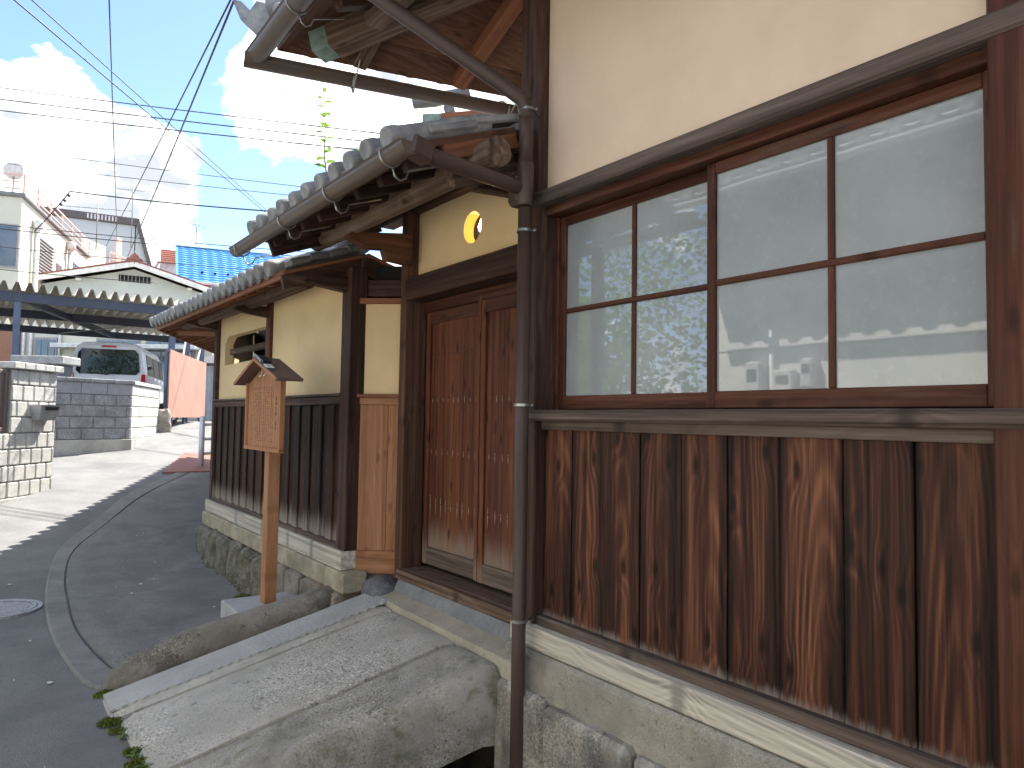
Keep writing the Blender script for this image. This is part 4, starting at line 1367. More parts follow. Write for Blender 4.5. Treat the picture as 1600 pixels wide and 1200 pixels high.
box('frame_side', 'sign', sg, 1.462, 1.494, YA, YA+.022, 1.285, 1.725, .002)
box('frame_side', 'sign', sg, 1.462, 1.494, YB-.022, YB, 1.285, 1.725, .002)
box('frame_bottom', 'sign', sg, 1.460, 1.4945, YA, YB, 1.275, 1.300, .002)
DKR = simple('sign_roof_brown', (.15, .092, .066), .55, 0, .12, 14, .1, 90)
for s in (-1, 1):
    ye = ym+s*.455
    bar('roof_board', DKR, sg, (1.487, ye, 1.722), (1.487, ym-s*.004, 1.872), .165, .020, .002)
    bar('roof_edge', 'sign', sg, (1.4025, ye-s*.005, 1.720), (1.4025, ym, 1.868), .006, .021, .001)
bar('solar_lamp', simple('lamp_black', (.02, .022, .03), .3), sg, (1.43, ym-.05, 1.885), (1.43, ym-.19, 1.838), .06, .02, .004)
bar('lamp_clip', STEEL, sg, (1.40, ym-.02, 1.895), (1.40, ym-.16, 1.848), .012, .018, .003)
bar('lamp_clip', simple('white_plastic', (.8, .8, .78), .4), sg, (1.42, ym-.22, 1.824), (1.42, ym-.29, 1.80), .05, .006, .002)
for dy in (-.035, .045):
    tube('wire_hook', simple('white_plastic', (.8, .8, .78), .4), sg, [(1.474, ym+dy, 1.80), (1.470, ym+dy, 1.775), (1.464, ym+dy+.004, 1.762), (1.458, ym+dy+.016, 1.763)], .0035, 6)
# brushed writing: columns of small strokes, the title in bolder hand at the right
V, F = [], []
rs = random.Random(11)
def glyph(cy, cz, h):
    for k in range(rs.randint(3, 5)):
        if rs.random() < .55:
            z = cz+rs.uniform(-.45, .45)*h
            w = rs.uniform(.25, .48)*h
            boxgeo(1.4764, 1.478, cy-w, cy+w, z-.055*h, z+.055*h, V, F)
        else:
            y = cy+rs.uniform(-.4, .4)*h
            w = rs.uniform(.2, .48)*h
            boxgeo(1.4764, 1.478, y-.06*h, y+.06*h, cz-w, cz+w, V, F)
INK = simple('ink', (.05, .04, .035), .7)
for (cy, zt, n_, h) in ((YA+.055, 1.655, 11, .026), (YA+.125, 1.61, 7, .024)):
    for i in range(n_):
        if (i in (4, 7)): continue
        glyph(cy, zt-i*.031, h)
raw('lettering', INK, sg, V, F)
V, F = [], []
for c in range(13):
    cy = YA+.185+c*.0375
    for i in range(24):
        if rs.random() < .16 or (c == 12 and i < 12): continue
        glyph(cy, 1.685-i*.0150, .0095)
raw('lettering', simple('faded_ink', (.16, .09, .05), .8), sg, V, F)['kind'] = 'stuff'

# ================================================================== LEFT SIDE OF THE ROAD
def frame2(q, e):
    e = Vector((e[0], e[1], 0)).normalized()
    n_ = Vector((-e.y, e.x, 0))
    M = Matrix((e, n_, Vector((0, 0, 1)))).transposed().to_4x4()
    M.translation = Vector((q[0], q[1], 0))
    return M
ID = Matrix.Identity(4)
BLKA = stone('block_pale', (.42, .41, .38), (.56, .545, .50), (.20, .19, .18), .45, 90, .0, .45, (.30, .29, .27), .0, .95, 3)
BLKB = stone('block_shaded', (.20, .20, .205), (.31, .31, .31), (.07, .07, .075), .6, 60, .0, .45, (.12, .12, .125), .0, .95, 4)  # darker block colour that holds the shade of the second wall's near face
FOOT = stone('block_footing', (.34, .33, .29), (.46, .44, .39), (.2, .19, .17), .3, 80, .15, .5, (.19, .18, .16), .0, .95, 2)
MORT = simple('mortar', (.30, .295, .28), .95, 0, .1, 20, .2, 120)
def courses(par, x0, x1, z0, rows, bw, bh, yb, mat, off=.5, jt=.012, clip=None):
    """block courses: each block its own piece, proud of the mortar"""
    for r_ in range(rows):
        x = x0-(bw*off if r_ % 2 else 0)
        za = z0+r_*bh
        while x < x1-.02:
            a, b_ = max(x0, x)+jt/2, min(x1, x+bw)-jt/2
            if b_-a > .03 and (clip is None or clip(a, b_, za)):
                box('block', mat, par, a, b_, yb-.016, yb+.06, za+jt/2, za+bh-jt/2, .012)
            x += bw
BASE = frame2((.147, 10.66), (.643, .84))
pil = thing('block_pillar', 'sunlit pale concrete-block pillar and low wall with a built-in mail chute', 'wall', (.5, .1, .3))
courses(pil, -2.4, .21, .44, 4, .20, .20, .016, BLKA)
courses(pil, .21, 1.06, .44, 8, .20, .20, .016, BLKA, clip=lambda a, b_, z: not (1.40 < z+.1 < 1.62 and a < .93 and b_ > .53) or True)
box('mortar_core', MORT, pil, -2.4, 1.055, .022, .30, .3, 1.23, 0)
box('mortar_core', MORT, pil, .215, 1.055, .022, .30, 1.23, 2.035, 0)
box('footing', FOOT, pil, -2.4, 1.075, -.015, .34, -.2, .44, .01)
for k in range(5): box('cap_block', BLKA, pil, .17+.19*k, .17+.19*k+.186, -.05, .38, 2.04, 2.125, .01)
GRY = simple('mailbox_steel', (.42, .43, .44), .4, .5, .1)
V = [(.53, 0, 1.60), (.94, 0, 1.60), (.53, -.16, 1.60), (.94, -.16, 1.60), (.58, -.10, 1.40), (.89, -.10, 1.40), (.58, 0, 1.40), (.89, 0, 1.40)]
mb = raw('mail_chute', GRY, pil, V, [(0, 1, 3, 2), (2, 3, 5, 4), (4, 5, 7, 6), (0, 2, 4, 6), (1, 7, 5, 3)])
raw('chute_mouth', BLK, mb, [(.60, -.158, 1.575), (.88, -.158, 1.575), (.86, -.145, 1.53), (.62, -.145, 1.53)], [(0, 1, 2, 3)]).location.y -= .006
fn = thing('slatted_fence', 'brown vertical-slat metal fence on the low block wall at the left edge', 'fence', (-.8, .1, 1.24))
BRN = simple('slat_brown', (.17, .135, .115), .5, .2, .1)
for k in range(26): box('slat', BRN, fn, -2.35+.098*k, -2.35+.098*k+.082, .06, .075, 1.30, 1.97, .003)
for z in (1.26, 1.97): box('fence_rail', BRN, fn, -2.4, .205, .045, .10, z, z+.05, .004)
box('fence_post', BRN, fn, .15, .204, .04, .11, 1.245, 2.03, .004)
BASE = ID
bk = thing('rear_pillar', 'dark grey pillar with a broad granite cap behind the pale block pillar', 'pillar', (.75, 16.4, 1.3))
BASE = frame2((.37, 16.5), (.8, -.55))
box('pillar_shaft', simple('pillar_slate', (.13, .135, .145), .6, 0, .1, 8, .1), bk, .08, .88, .05, .5, 1.0, 2.415, .01)
box('granite_cap', stone('cap_granite', (.25, .25, .25), (.36, .36, .35), (.08, .08, .08), .6, 60, 0, .2), bk, .0, .97, -.03, .6, 2.415, 2.575, .02)
BASE = ID
# second block wall: shade greys the block colour towards us, sunlight pales it on the return
BASE = frame2((2.15, 14.56), (.917, .399))
bw = thing('block_wall', 'rock-faced block wall with a shade-grey face and a sunlit-pale return below the van', 'wall', (0, .1, .7))
courses(bw, -3.6, -.001, 1.05, 4, .39, .195, .016, BLKB)
box('mortar_core', MORT, bw, -3.6, -.02, .022, .2, .9, 2.03, 0)
box('footing', FOOT, bw, -3.6, .012, -.02, .22, .3, 1.05, .008)
for k in range(8): box('smooth_block', simple('block_smooth', (.30, .30, .31), .9, 0, .1, 10, .1), bw, -3.6+.45*k+.004, -3.6+.45*(k+1)-.004, .0, .1, 1.834, 2.03, .004)
for k in range(9): box('cap_block', BLKB, bw, -3.6+.405*k+.003, -3.6+.405*(k+1)-.003, -.03, .25, 2.032, 2.10, .01)
BASE = frame2((2.15, 14.56), (.352, .936))
courses(bw, .02, 2.5, 1.05, 5, .30, .195, .016, BLKA)
box('mortar_core', MORT, bw, .03, 2.5, .022, .2, .9, 2.03, 0)
box('footing', FOOT, bw, .0, 2.52, -.02, .22, .3, 1.05, .008)
for k in range(6): box('cap_block', BLKA, bw, .02+.42*k+.003, .02+.42*(k+1)-.003, -.03, .25, 2.032, 2.10, .01)
BASE = ID
o = lump('boundary_rock', PNK, None, 2.95, 3.25, 16.75, 17.05, 1.05, 1.62, .08, 5, 7, 4)
top(o, 'pale upright rock at the end of the block wall', 'rock')
# terrace behind the block wall
V = [(-12, 9.5, 1.30), (2.05, 14.75, 1.30), (3.1, 17.1, 1.30), (5.8, 25, 1.36), (-12, 25, 1.36)]
V = [(-12, 11.0, 1.30), (-.5, 13.6, 1.30), (2.1, 14.7, 1.30), (3.05, 17.2, 1.30), (4.6, 21.5, 1.345), (-12, 21.5, 1.345)]
struct(raw('terrace', CONC, None, V, [tuple(range(len(V)))]))

# carport with folded-plate roof
NAVY = simple('carport_steel', (.055, .065, .095), .45, .2, .12, 4)
NAVL = simple('carport_post', (.10, .125, .19), .4, .2, .12, 4)
SHEET = simple('folded_sheet', (.72, .69, .61), .55, .0, .10, 3, .05, 50, dirt=.2, dirtc=(.40, .37, .31))
translucent(SHEET, (.55, .52, .45), .10)
cp = thing('carport', 'steel carport with dark blue frame and wavy folded-sheet roof', 'carport', (1.5, 20, 1.3))
V, F = [], []
x = -4.0
i = 0
pitch = .215
edge = lambda y: 3.42+(y-17.35)*.315
Y0, Y1 = 17.25, 24.4
pts = []
while x < 5.8:
    for (dx, dz) in ((0, 0), (.05, 0), (.1075, .17), (.1575, .17)):
        pts.append((x+dx, dz))
    x += pitch
pts = [p for p in pts if True]
for (x, dz) in pts:
    ya = Y0 if x < 3.42 else 17.35+(x-3.42)/.315
    for th_ in (0, .006):
        V.append((x, min(ya, Y1-.01), 3.91+dz+th_))
        V.append((x, Y1, 3.93+dz+th_))
for i in range(len(pts)-1):
    s = 4*i
    F += [(s, s+4, s+5, s+1), (s+2, s+3, s+7, s+6), (s, s+2, s+6, s+4)]
raw('roof_sheet', SHEET, cp, V, F)
for (y, zz) in ((17.45, 3.80), (20.4, 3.81), (24.2, 3.82)):
    bar('beam', NAVY, cp, (-4, y, zz), (edge(y), y, zz), .10, .19, .005)
bar('edge_beam', NAVY, cp, (3.40, 17.5, 3.80), (edge(24.2), 24.2, 3.82), .08, .15, .005)
bar('diagonal_beam', NAVY, cp, (.55, 17.55, 3.78), (3.0, 24.1, 3.80), .09, .15, .005)
bar('cross_rod', STEEL, cp, (2.9, 20.4, 3.72), (1.6, 24.1, 3.74), .02, .02, 0)
for (x, y) in ((.46, 17.47), (3.33, 17.47), (4.28, 20.45), (5.5, 24.2), (-3.6, 17.47)):
    box('post', NAVL, cp, x-.06, x+.06, y-.06, y+.06, 1.2, 3.72, .008)
bar('gutter_strip', simple('aluminium_green', (.5, .55, .5), .4, .3), cp, (3.46, 17.6, 4.02), (5.0, 22.5, 4.08), .07, .10, .01)
for (a, b_) in (((4.0, 19.6, 2.9), (4.25, 20.4, 3.7)), ((4.6, 21.6, 2.9), (4.3, 20.5, 3.7)), ((5.0, 22.7, 2.9), (5.45, 24.1, 3.7))):
    bar('brace', simple('white_metal', (.75, .76, .77), .4, .2), cp, a, b_, .04, .04, 0)

# white van under the carport
BASE = Matrix.Translation((2.36, 19.6, 1.24)) @ Matrix.Rotation(R(-17), 4, 'Z')
van = thing('parked_van', 'white van parked under the carport, seen from behind', 'van', (0, 2.3, 0))
WHT = simple('van_paint', (.82, .83, .84), .22, 0, .03, 2, 0, 80, .6)
GLZ = simple('van_glass', (.012, .014, .017), .04, 0, .02, 2, 0, 80, .35)
sec = [(.02, .93, 1.93, .30), (.0, .965, 1.955, .28), (.10, 1., 1.975, .26), (.5, 1., 1.985, .25), (3.0, 1., 1.985, .25), (3.5, .99, 1.93, .25), (4.0, .97, 1.35, .25), (4.5, .92, 1.1, .27), (4.68, .8, .95, .3)]
V, F = [], []
for (y, sc_, h, zb) in sec:
    pr_ = [(.80, zb), (.845, .62), (.845, .98), (.825, 1.14), (.735, h-.22), (.68, h-.10), (.56, h-.025), (.28, h)]
    if h < 1.6: pr_ = [(.80, zb), (.845, .5), (.845, .7), (.83, .82), (.80, h-.12), (.74, h-.06), (.6, h-.02), (.28, h)]
    loop = [(a*sc_, z) for a, z in pr_]+[(-a*sc_, z) for a, z in reversed(pr_)]
    for (a, z) in loop: V.append((a, y, z))
n_ = 16
for i in range(len(sec)-1):
    for k in range(n_):
        a, b_ = i*n_+k, i*n_+(k+1) % n_
        F.append((a, a+n_, b_+n_, b_))
F.append(tuple(range(n_)))
F.append(tuple(reversed(range((len(sec)-1)*n_, len(sec)*n_))))
V = [(a, b_+(.02 if 0 else 0), c) for a, b_, c in V]
body = raw('body', WHT, van, V, F, True)
md = body.modifiers.new('es', 'EDGE_SPLIT'); md.split_angle = R(35)
def panel(nm, mt, P, th_, par=van):
    P = [Vector(p) for p in P]
    n2 = (P[1]-P[0]).cross(P[2]-P[0]).normalized()*th_
    k = len(P)
    V = [tuple(p+n2) for p in P]+[tuple(p-n2) for p in P]
    F = [tuple(range(k)), tuple(reversed(range(k, 2*k)))]+[(i, k+i, k+(i+1) % k, (i+1) % k) for i in range(k)]
    return raw(nm, mt, par, V, F)
panel('rear_window', GLZ, [(-.60, 0, 1.20), (.60, 0, 1.20), (.675, 0, 1.28), (.635, 0, 1.70), (.56, 0, 1.80), (-.56, 0, 1.80), (-.635, 0, 1.70), (-.675, 0, 1.28)], .012)
REDL = simple('tail_light', (.55, .02, .03), .25, 0, .1)
for s in (-1, 1): panel('tail_light', REDL, [(s*.70, -.005, .92), (s*.815, .02, .92), (s*.80, .02, 1.22), (s*.72, -.005, 1.22)], .02)
panel('brake_lamp', REDL, [(-.16, -.01, 1.845), (.16, -.01, 1.845), (.15, -.01, 1.885), (-.15, -.01, 1.885)], .02)
bar('rear_spoiler', WHT, van, (-.55, .02, 1.91), (.55, .02, 1.91), .10, .03, .01)
for s in (-1, 1):
    for (ya, yb_) in ((.35, 1.35), (1.45, 2.5), (2.6, 3.3)):
        panel('side_window', GLZ, [(s*.815, ya, 1.22), (s*.815, yb_, 1.22), (s*.742, yb_-.04, 1.72), (s*.742, ya+.04, 1.72)], .012)
    for y in (.85, 3.75):
        w_ = tube('wheel', simple('tyre_rubber', (.02, .02, .021), .8), van, [(s*.72, y, .31), (s*.85, y, .31)], .31, 20)
        tube('rim', STEEL, w_, [(s*.84, y, .31), (s*.86, y, .31)], .19, 16)
box('bumper', WHT, van, -.80, .80, -.08, .12, .34, .62, .03)
panel('number_plate', simple('plate_white', (.75, .75, .7), .5), [(-.17, -.01, .80), (.17, -.01, .80), (.17, -.01, .96), (-.17, -.01, .96)], .008)
tube('wiper', simple('black_rubber', (.02, .02, .02), .6), van, [(.0, -.03, 1.19), (-.42, -.03, 1.24)], .012, 6)
BASE = ID

# salmon corrugated screen along the road, with a tyre behind it
BASE = frame2((3.42, 17.55), (.39, .92))
sc_ = thing('screen_panel', 'salmon-pink corrugated sheet screen fixed to the carport posts', 'screen', (1.5, 0, 1.3))
SAL = simple('salmon_sheet', (.70, .37, .28), .5, .1, .06, 3)
V, F = [], []
k = 0
x = -.66
while x < 3.55:
    for (dx, dy) in ((0, 0), (.05, 0), (.062, .03), (.10, .03)):
        V += [(x+dx, -.05+dy, 1.44), (x+dx, -.05+dy, 2.91), (x+dx, -.044+dy, 1.44), (x+dx, -.044+dy, 2.91)]
    x += .112
for i in range(len(V)//4-1):
    s = 4*i
    F += [(s, s+4, s+5, s+1), (s+2, s+3, s+7, s+6), (s+1, s+5, s+7, s+3)]
raw('sheet', SAL, sc_, V, F)
for z in (1.5, 2.85): box('screen_rail', NAVL, sc_, -.66, 3.55, -.02, .02, z, z+.05, .003)
for x in (-.55, 1.4, 3.4): box('screen_post', NAVL, sc_, x-.03, x+.03, .02, .08, 1.2, 2.9, .003)
ty = thing('spare_tyre', 'dark tyre showing under the salmon screen', 'tyre', (.95, .30, 1.2))
tube('tyre', simple('tyre_rubber', (.02, .02, .021), .8), ty, [(.85, .20, 1.50), (.87, .26, 1.50), (1.03, .44, 1.50), (1.05, .48, 1.50)], [.20, .27, .27, .20], 22)
tube('hub', STEEL, ty, [(.84, .19, 1.50), (.86, .21, 1.50)], .13, 16)
BASE = ID

# guard rail and the rust-red steel plate bridging the gutter
gr = thing('guard_rail', 'white tubular guard rail beyond the corner of the boundary wall', 'guard rail', (2.93, 12.69, .63))
WP = simple('rail_white', (.70, .72, .74), .4, .2, .08, 6, dirt=.1)
for x, y in ((2.93, 12.69), (4.3, 13.3)): tube('rail_post', WP, gr, [(x, y, gz(y)-.1), (x, y, gz(y)+.85)], .045, 12)
for z in (.23, .47, .71): tube('rail_bar', WP, gr, [(2.93, 12.69, gz(12.69)+z), (4.3, 13.3, gz(12.69)+z+.05)], .025, 10)
RST = simple('red_steel', (.30, .115, .085), .65, .1, .15, 5, .05, dirt=.3, dirtc=(.16, .09, .075))
V = [(2.28, 12.28, gz(12.28)+.03), (3.05, 12.15, gz(12.15)+.05), (3.9, 13.9, gz(13.9)+.03), (2.95, 14.0, gz(14.0)+.03)]
V += [(a, b_, c-.03) for a, b_, c in V]
o = raw('steel_plate', RST, None, V, [(0, 1, 2, 3), (0, 4, 5, 1), (1, 5, 6, 2), (3, 7, 4, 0)])
top(o, 'rust-red steel plate lying at the foot of the guard rail', 'plate')

# ================================================================== HOUSES UP THE ROAD
CRM = simple('cream_render', (.66, .63, .52), .85, 0, .05, .8, .05, 40, .3, dirt=.12, dirtc=(.45, .42, .33))
GRN = simple('greygreen_render', (.52, .55, .52), .85, 0, .05, .8, .05, 40, .3, dirt=.1, dirtc=(.35, .36, .33))
WIN = simple('far_glass', (.10, .13, .16), .08, 0, .2, 3, 0, 80, .9)
WFR = simple('far_frame', (.35, .33, .32), .5)
PNKR = simple('balcony_rail', (.70, .46, .38), .5, .1, .06)
LOUV = simple('louvre_grey', (.27, .27, .27), .5, .2)
WPI = simple('white_pipe', (.74, .74, .70), .45)
RTI = simple('red_tile', (.33, .11, .085), .55, 0, .2, 9, .15, 40)
BASE = frame2((.80, 31.15), (.29, .957))
cr = thing('cream_building', 'cream two-storey building with roof railing and louvred windows at upper left', 'building', (0, 0, 1.4))
box('wall', CRM, cr, 0, 10.6, 0, 9, 1.2, 9.22, .02)
box('roof_slab', simple('roof_edge_dark', (.22, .22, .22), .7), cr, -.12, 10.72, -.12, 9.1, 9.22, 9.36, .02)
def louvre(x0, x1, z0, z1):
    w = box('louvre_window', WIN, cr, x0, x1, -.03, .02, z0, z1, .005)
    k = int((z1-z0)/.13)
    for i in range(k):
        z = z0+(z1-z0)*(i+.5)/k
        box('louvre_slat', LOUV, w, x0-.03, x1+.03, -.09, -.04, z-.035, z+.035, .004)
louvre(2.05, 4.15, 6.75, 8.32)
def win_(x0, x1, z0, z1, par, y=-.03):
    w = box('window', WFR, par, x0, x1, y, y+.05, z0, z1, .01)
    m_ = (x0+x1)/2
    for (a, b_) in ((x0+.05, m_-.02), (m_+.02, x1-.05)): box('pane', WIN, w, a, b_, y-.012, y+.0, z0+.05, z1-.05, .003)
    return w
win_(4.85, 5.95, 7.05, 7.85, cr)
win_(7.55, 9.1, 7.4, 8.45, cr)
for (x, z1_) in ((1.45, 8.8), (6.5, 9.1)):
    tube('wall_pipe', WPI, cr, [(x, -.14, 1.5), (x, -.14, z1_-.35)], .10, 10)
    tube('pipe_head', WPI, cr, [(x, -.16, z1_-.40), (x, -.16, z1_-.32), (x, -.16, z1_-.05), (x, -.16, z1_)], [.12, .19, .19, .1], 12)
for z in (9.5, 9.75, 10.0):
    bar('roof_rail', PNKR, cr, (-.1, -.06, z), (10.6, -.06, z), .05, .05, 0)
    bar('roof_rail', PNKR, cr, (-.06, 0, z), (-.06, 9, z), .05, .05, 0)
for k in range(7): box('rail_post', PNKR, cr, -.08+1.76*k, -.02+1.76*k, -.09, -.03, 9.36, 10.05, .004)
# window band on the front
w = box('window', WFR, cr, -.05, .0, .03, 3.0, 6.62, 8.2, .01)
for k in range(3): box('pane', WIN, w, -.07, -.05, .10+.97*k, .98+.97*k, 6.7, 8.12, .004)
tube('satellite_dish', simple('dish_white', (.7, .7, .68), .4), cr, [(.9, .55, 10.40), (.86, .53, 10.37), (.80, .50, 10.35), (.78, .49, 10.34)], [.34, .28, .12, .02], 20)
tube('dish_mast', LOUV, cr, [(.9, .55, 9.36), (.9, .55, 10.35)], .03, 8)
BASE = ID
# taller grey building behind
BASE = frame2((3.15, 45.6), (.99, -.13))
gb = thing('grey_building', 'pale grey building with dark flat parapet and sloping dark verge behind the cream one', 'building', (1.6, 0, 1.4))
box('wall', simple('grey_render', (.45, .48, .50), .85, 0, .05, .8), gb, -1, 3.35, 0, 7, 1.4, 12.1, .02)
box('parapet', simple('roof_edge_brown', (.10, .085, .085), .6), gb, -1.2, 3.55, -.2, 7.2, 12.1, 12.5, .03)
bar('verge', simple('roof_edge_brown', (.10, .085, .085), .6), gb, (3.45, -.1, 12.35), (4.25, -.1, 9.6), .25, .2)
raw('side_wall', simple('grey_render', (.45, .48, .50), .85), gb, [(3.35, .02, 1.4), (4.3, .02, 1.4), (4.2, .02, 9.6), (3.4, .02, 12.2), (3.35, 6, 1.4), (4.3, 6, 1.4), (4.2, 6, 9.6), (3.4, 6, 12.2)], [(0, 1, 2, 3), (4, 7, 6, 5), (1, 5, 6, 2), (3, 2, 6, 7)])
for k in range(9): box('vent_slot', simple('slot_white', (.6, .58, .58), .6), gb, 1.0+.17*k, 1.08+.17*k, -.22, -.19, 12.15, 12.42, 0)
BASE = ID
# house with balcony between them
BASE = frame2((3.95, 41.2), (.6, .8))
bh = thing('balcony_house', 'house with salmon balcony railings stepping down behind the cream building', 'house', (1, 1, 1.4))
box('wall', CRM, bh, 0, 5, 0, 4, 1.4, 8.6, .02)
box('balcony_slab', CRM, bh, -.1, 5.1, -1.0, 0, 8.45, 8.65, .02)
for z in (8.95, 9.25, 9.55): bar('balcony_rail', PNKR, bh, (0, -.95, z), (5, -.95, z), .05, .06, 0)
for k in range(9): box('balcony_bar', PNKR, bh, .6*k, .6*k+.05, -.98, -.92, 8.65, 9.6, 0)
box('stair_screen', PNKR, bh, 1.2, 1.75, -.6, -.5, 8.6, 10.6, .01)
box('upper_storey', CRM, bh, 0, 2.2, .5, 4, 8.6, 10.3, .02)
box('lower_awning', RTI, bh, .4, 3.5, -.9, -.2, 7.7, 7.85, .02)
BASE = ID
# gabled house facing us
BASE = frame2((4.8, 33.3), (.99, -.14))
gh = thing('gabled_house', 'low gabled house with red tile verge and barred gable vent', 'house', (0, 0, 1.4))
V = [(-3.6, 0, 1.3), (3.3, 0, 1.3), (3.3, 0, 6.55), (0, 0, 7.5), (-3.6, 0, 6.45)]
V += [(a, 8, c) for a, b_, c in V]
raw('wall', GRN, gh, V, [(0, 1, 2, 3, 4), (9, 8, 7, 6, 5), (1, 6, 7, 2), (0, 4, 9, 5)])
for s, xe, ze in ((-1, -4.1, 6.52), (1, 3.75, 6.60)):
    rf = raw('roof', RTI, gh, [(xe, -.6, ze), (0, -.6, 7.68), (0, 8.3, 7.68), (xe, 8.3, ze), (xe, -.6, ze+.12), (0, -.6, 7.80), (0, 8.3, 7.80), (xe, 8.3, ze+.12)],
        [(0, 1, 2, 3), (7, 6, 5, 4), (0, 4, 5, 1), (3, 2, 6, 7), (0, 3, 7, 4)])
    bar('bargeboard', WPI, gh, (xe, -.64, ze-.06), (0, -.64, 7.60), .06, .20, .005)
tube('ridge_cap', RTI, gh, [(0, -.66, 7.86), (0, 8.3, 7.86)], .14, 10)
tube('ridge_ornament', RTI, gh, [(0, -.72, 7.84), (0, -.64, 7.84)], .17, 10)
for s in (-1, 1): tube('ridge_ornament', RTI, gh, [(s*.2, -.71, 7.74), (s*.2, -.65, 7.74)], .11, 8)
tube('ridge_spike', RTI, gh, [(0, -.68, 7.98), (0, -.68, 8.12)], [.05, .01], 8)
vt = box('gable_vent', BLK, gh, -.55, .62, -.03, .02, 6.95, 7.22, .005)
for k in range(8): box('vent_bar', LOUV, vt, -.5+.14*k, -.47+.14*k, -.05, -.03, 6.95, 7.22, 0)
for x in (-1.95, 2.1): box('eave_bracket', WPI, gh, x-.1, x+.1, -.35, 0, 6.78, 6.88, .01)
for (x0, x1, z0, z1) in ((-3.2, -1.9, 2.6, 4.0), (-.5, 1.2, 2.5, 4.1)):
    win_(x0, x1, z0, z1, gh)
BASE = ID
# single-storey frontage seen under the carport
BASE = frame2((.2, 30.7), (.808, -.589))
fr = thing('ground_floor_annex', 'cream annex with red door and windows seen beneath the carport', 'building', (3, 0, 1.4))
box('wall', CRM, fr, -3.4, 7.5, .1, 2.6, 1.3, 4.55, .01)
box('tiled_pier', simple('orange_tile', (.42, .19, .11), .7, 0, .2, 30), fr, -1.5, .85, -.1, .1, 2.0, 4.3, .01)
box('canopy', WPI, fr, 2.3, 7.2, -.6, .1, 3.72, 3.86, .01)
dr = box('door', simple('red_door', (.42, .10, .05), .5, 0, .1), fr, 2.55, 3.15, .04, .1, 1.4, 3.45, .01)
box('door_pane', WIN, dr, 2.72, 3.0, .02, .04, 2.0, 3.1, .005)
for (a, b_) in ((1.35, 2.15), (3.5, 5.0), (5.2, 6.9)):
    wv = box('window', WFR, fr, a, b_, .03, .1, 2.5, 4.1, .01)
    for k in range(3):
        c0 = a+.05+(b_-a-.1)/3*k
        box('pane', WIN, wv, c0+.02, c0+(b_-a-.1)/3-.02, .01, .03, 2.58, 4.02, .004)
for x in (1.0, 1.25, 2.25): tube('wall_pipe', WPI, fr, [(x, .02, 1.4), (x, .02, 4.4)], .05, 8)
BASE = ID
# white house with orange-red tiles
BASE = frame2((6.75, 39.2), (.985, -.17))
wh = thing('white_house', 'white house with glossy orange-red tile roof beside the blue roof', 'house', (.6, 0, 1.4))
V = [(-.15, 0, 1.4), (2.6, 0, 1.4), (2.6, 0, 9.05), (-.15, 0, 8.1), (-.15, 0, 8.1)]
box('wall', simple('white_render', (.74, .75, .76), .8), wh, .02, 1.6, 0, 4, 1.4, 9.1, .01)
for k in range(7):
    za, zb = 9.05+.125*k, 9.05+.125*(k+1)
    bar('tile_course', simple('orange_tile_roof', (.55, .22, .15), .4, 0, .15, 14), wh, (.05, -.25+.14*k, za), (1.7, -.25+.14*k, za), .20, .10, .03)
bar('verge', simple('verge_pale', (.6, .5, .45), .7), wh, (.0, -.35, 9.05), (-.55, -.35, 7.9), .2, .12)
BASE = ID
# big blue roof
BASE = frame2((6.65, 34.43), (.985, -.17))
bl_ = thing('blue_roofed_house', 'house with a large bright blue tiled roof', 'house', (3, 0, 1.4))
box('wall', simple('white_render', (.74, .75, .76), .8), bl_, .3, 9.7, .4, 6, 1.4, 7.5, .01)
BLU = simple('blue_tile', (.11, .36, .66), .42, 0, .14, 6, .1, 40, .5, (.07, .27, .56))
nc = 15
for k in range(nc):
    t0, t1 = k/nc, (k+1)/nc
    ya, yb_ = -.2+3.0*t0, -.2+3.0*t1
    za, zb = 7.42+2.1*t0, 7.42+2.1*t1
    nseg = 46
    V, F = [], []
    for i in range(nseg+1):
        x = 10*i/nseg
        wz_ = .035*(i % 2)
        V += [(x, ya, za-.01+wz_), (x, ya, za+.055+wz_), (x, yb_+.05, zb+.02+wz_*.4)]
    for i in range(nseg):
        s = 3*i
        F += [(s, s+3, s+4, s+1), (s+1, s+4, s+5, s+2)]
    raw('tile_course', BLU, bl_, V, F)
bar('ridge_cap', BLU, bl_, (0, 2.85, 9.56), (10, 2.85, 9.56), .22, .14, .02)
bar('eave_gutter', WPI, bl_, (0, -.3, 7.36), (10, -.3, 7.36), .12, .12, .02)
for k in range(5): box('snow_stop', BLK, bl_, 1.0+.55*k, 1.1+.55*k, .42, .5, 7.95, 8.03, 0)
bar('verge', BLU, bl_, (0, -.25, 7.46), (0, 2.85, 9.58), .1, .12, .01)
BASE = ID
# shed at the road's end
BASE = frame2((5.5, 24.6), (.808, -.589))
sh = thing('metal_shed', 'pale corrugated metal shed wall with dark roof at the end of the road', 'shed', (1, 0, 1.35))
PSH = simple('pale_sheet', (.55, .60, .66), .5, .2, .08, 3)
V, F = [], []
x = 0.
while x < 4:
    for (dx, dy) in ((0, 0), (.06, 0), (.08, .03), (.14, .03)): V += [(x+dx, dy, 1.2), (x+dx, dy, 3.05)]
    x += .16
for i in range(len(V)//2-1): F.append((2*i, 2*i+2, 2*i+3, 2*i+1))
raw('wall', PSH, sh, V, F)
box('shed_core', PSH, sh, 0.02, 4, .04, 3, 1.2, 3.04, 0)
bar('roof', simple('shed_roof', (.07, .07, .075), .6), sh, (2, -.3, 3.1), (2, 3.2, 3.9), 4.4, .1, .01)
BASE = ID
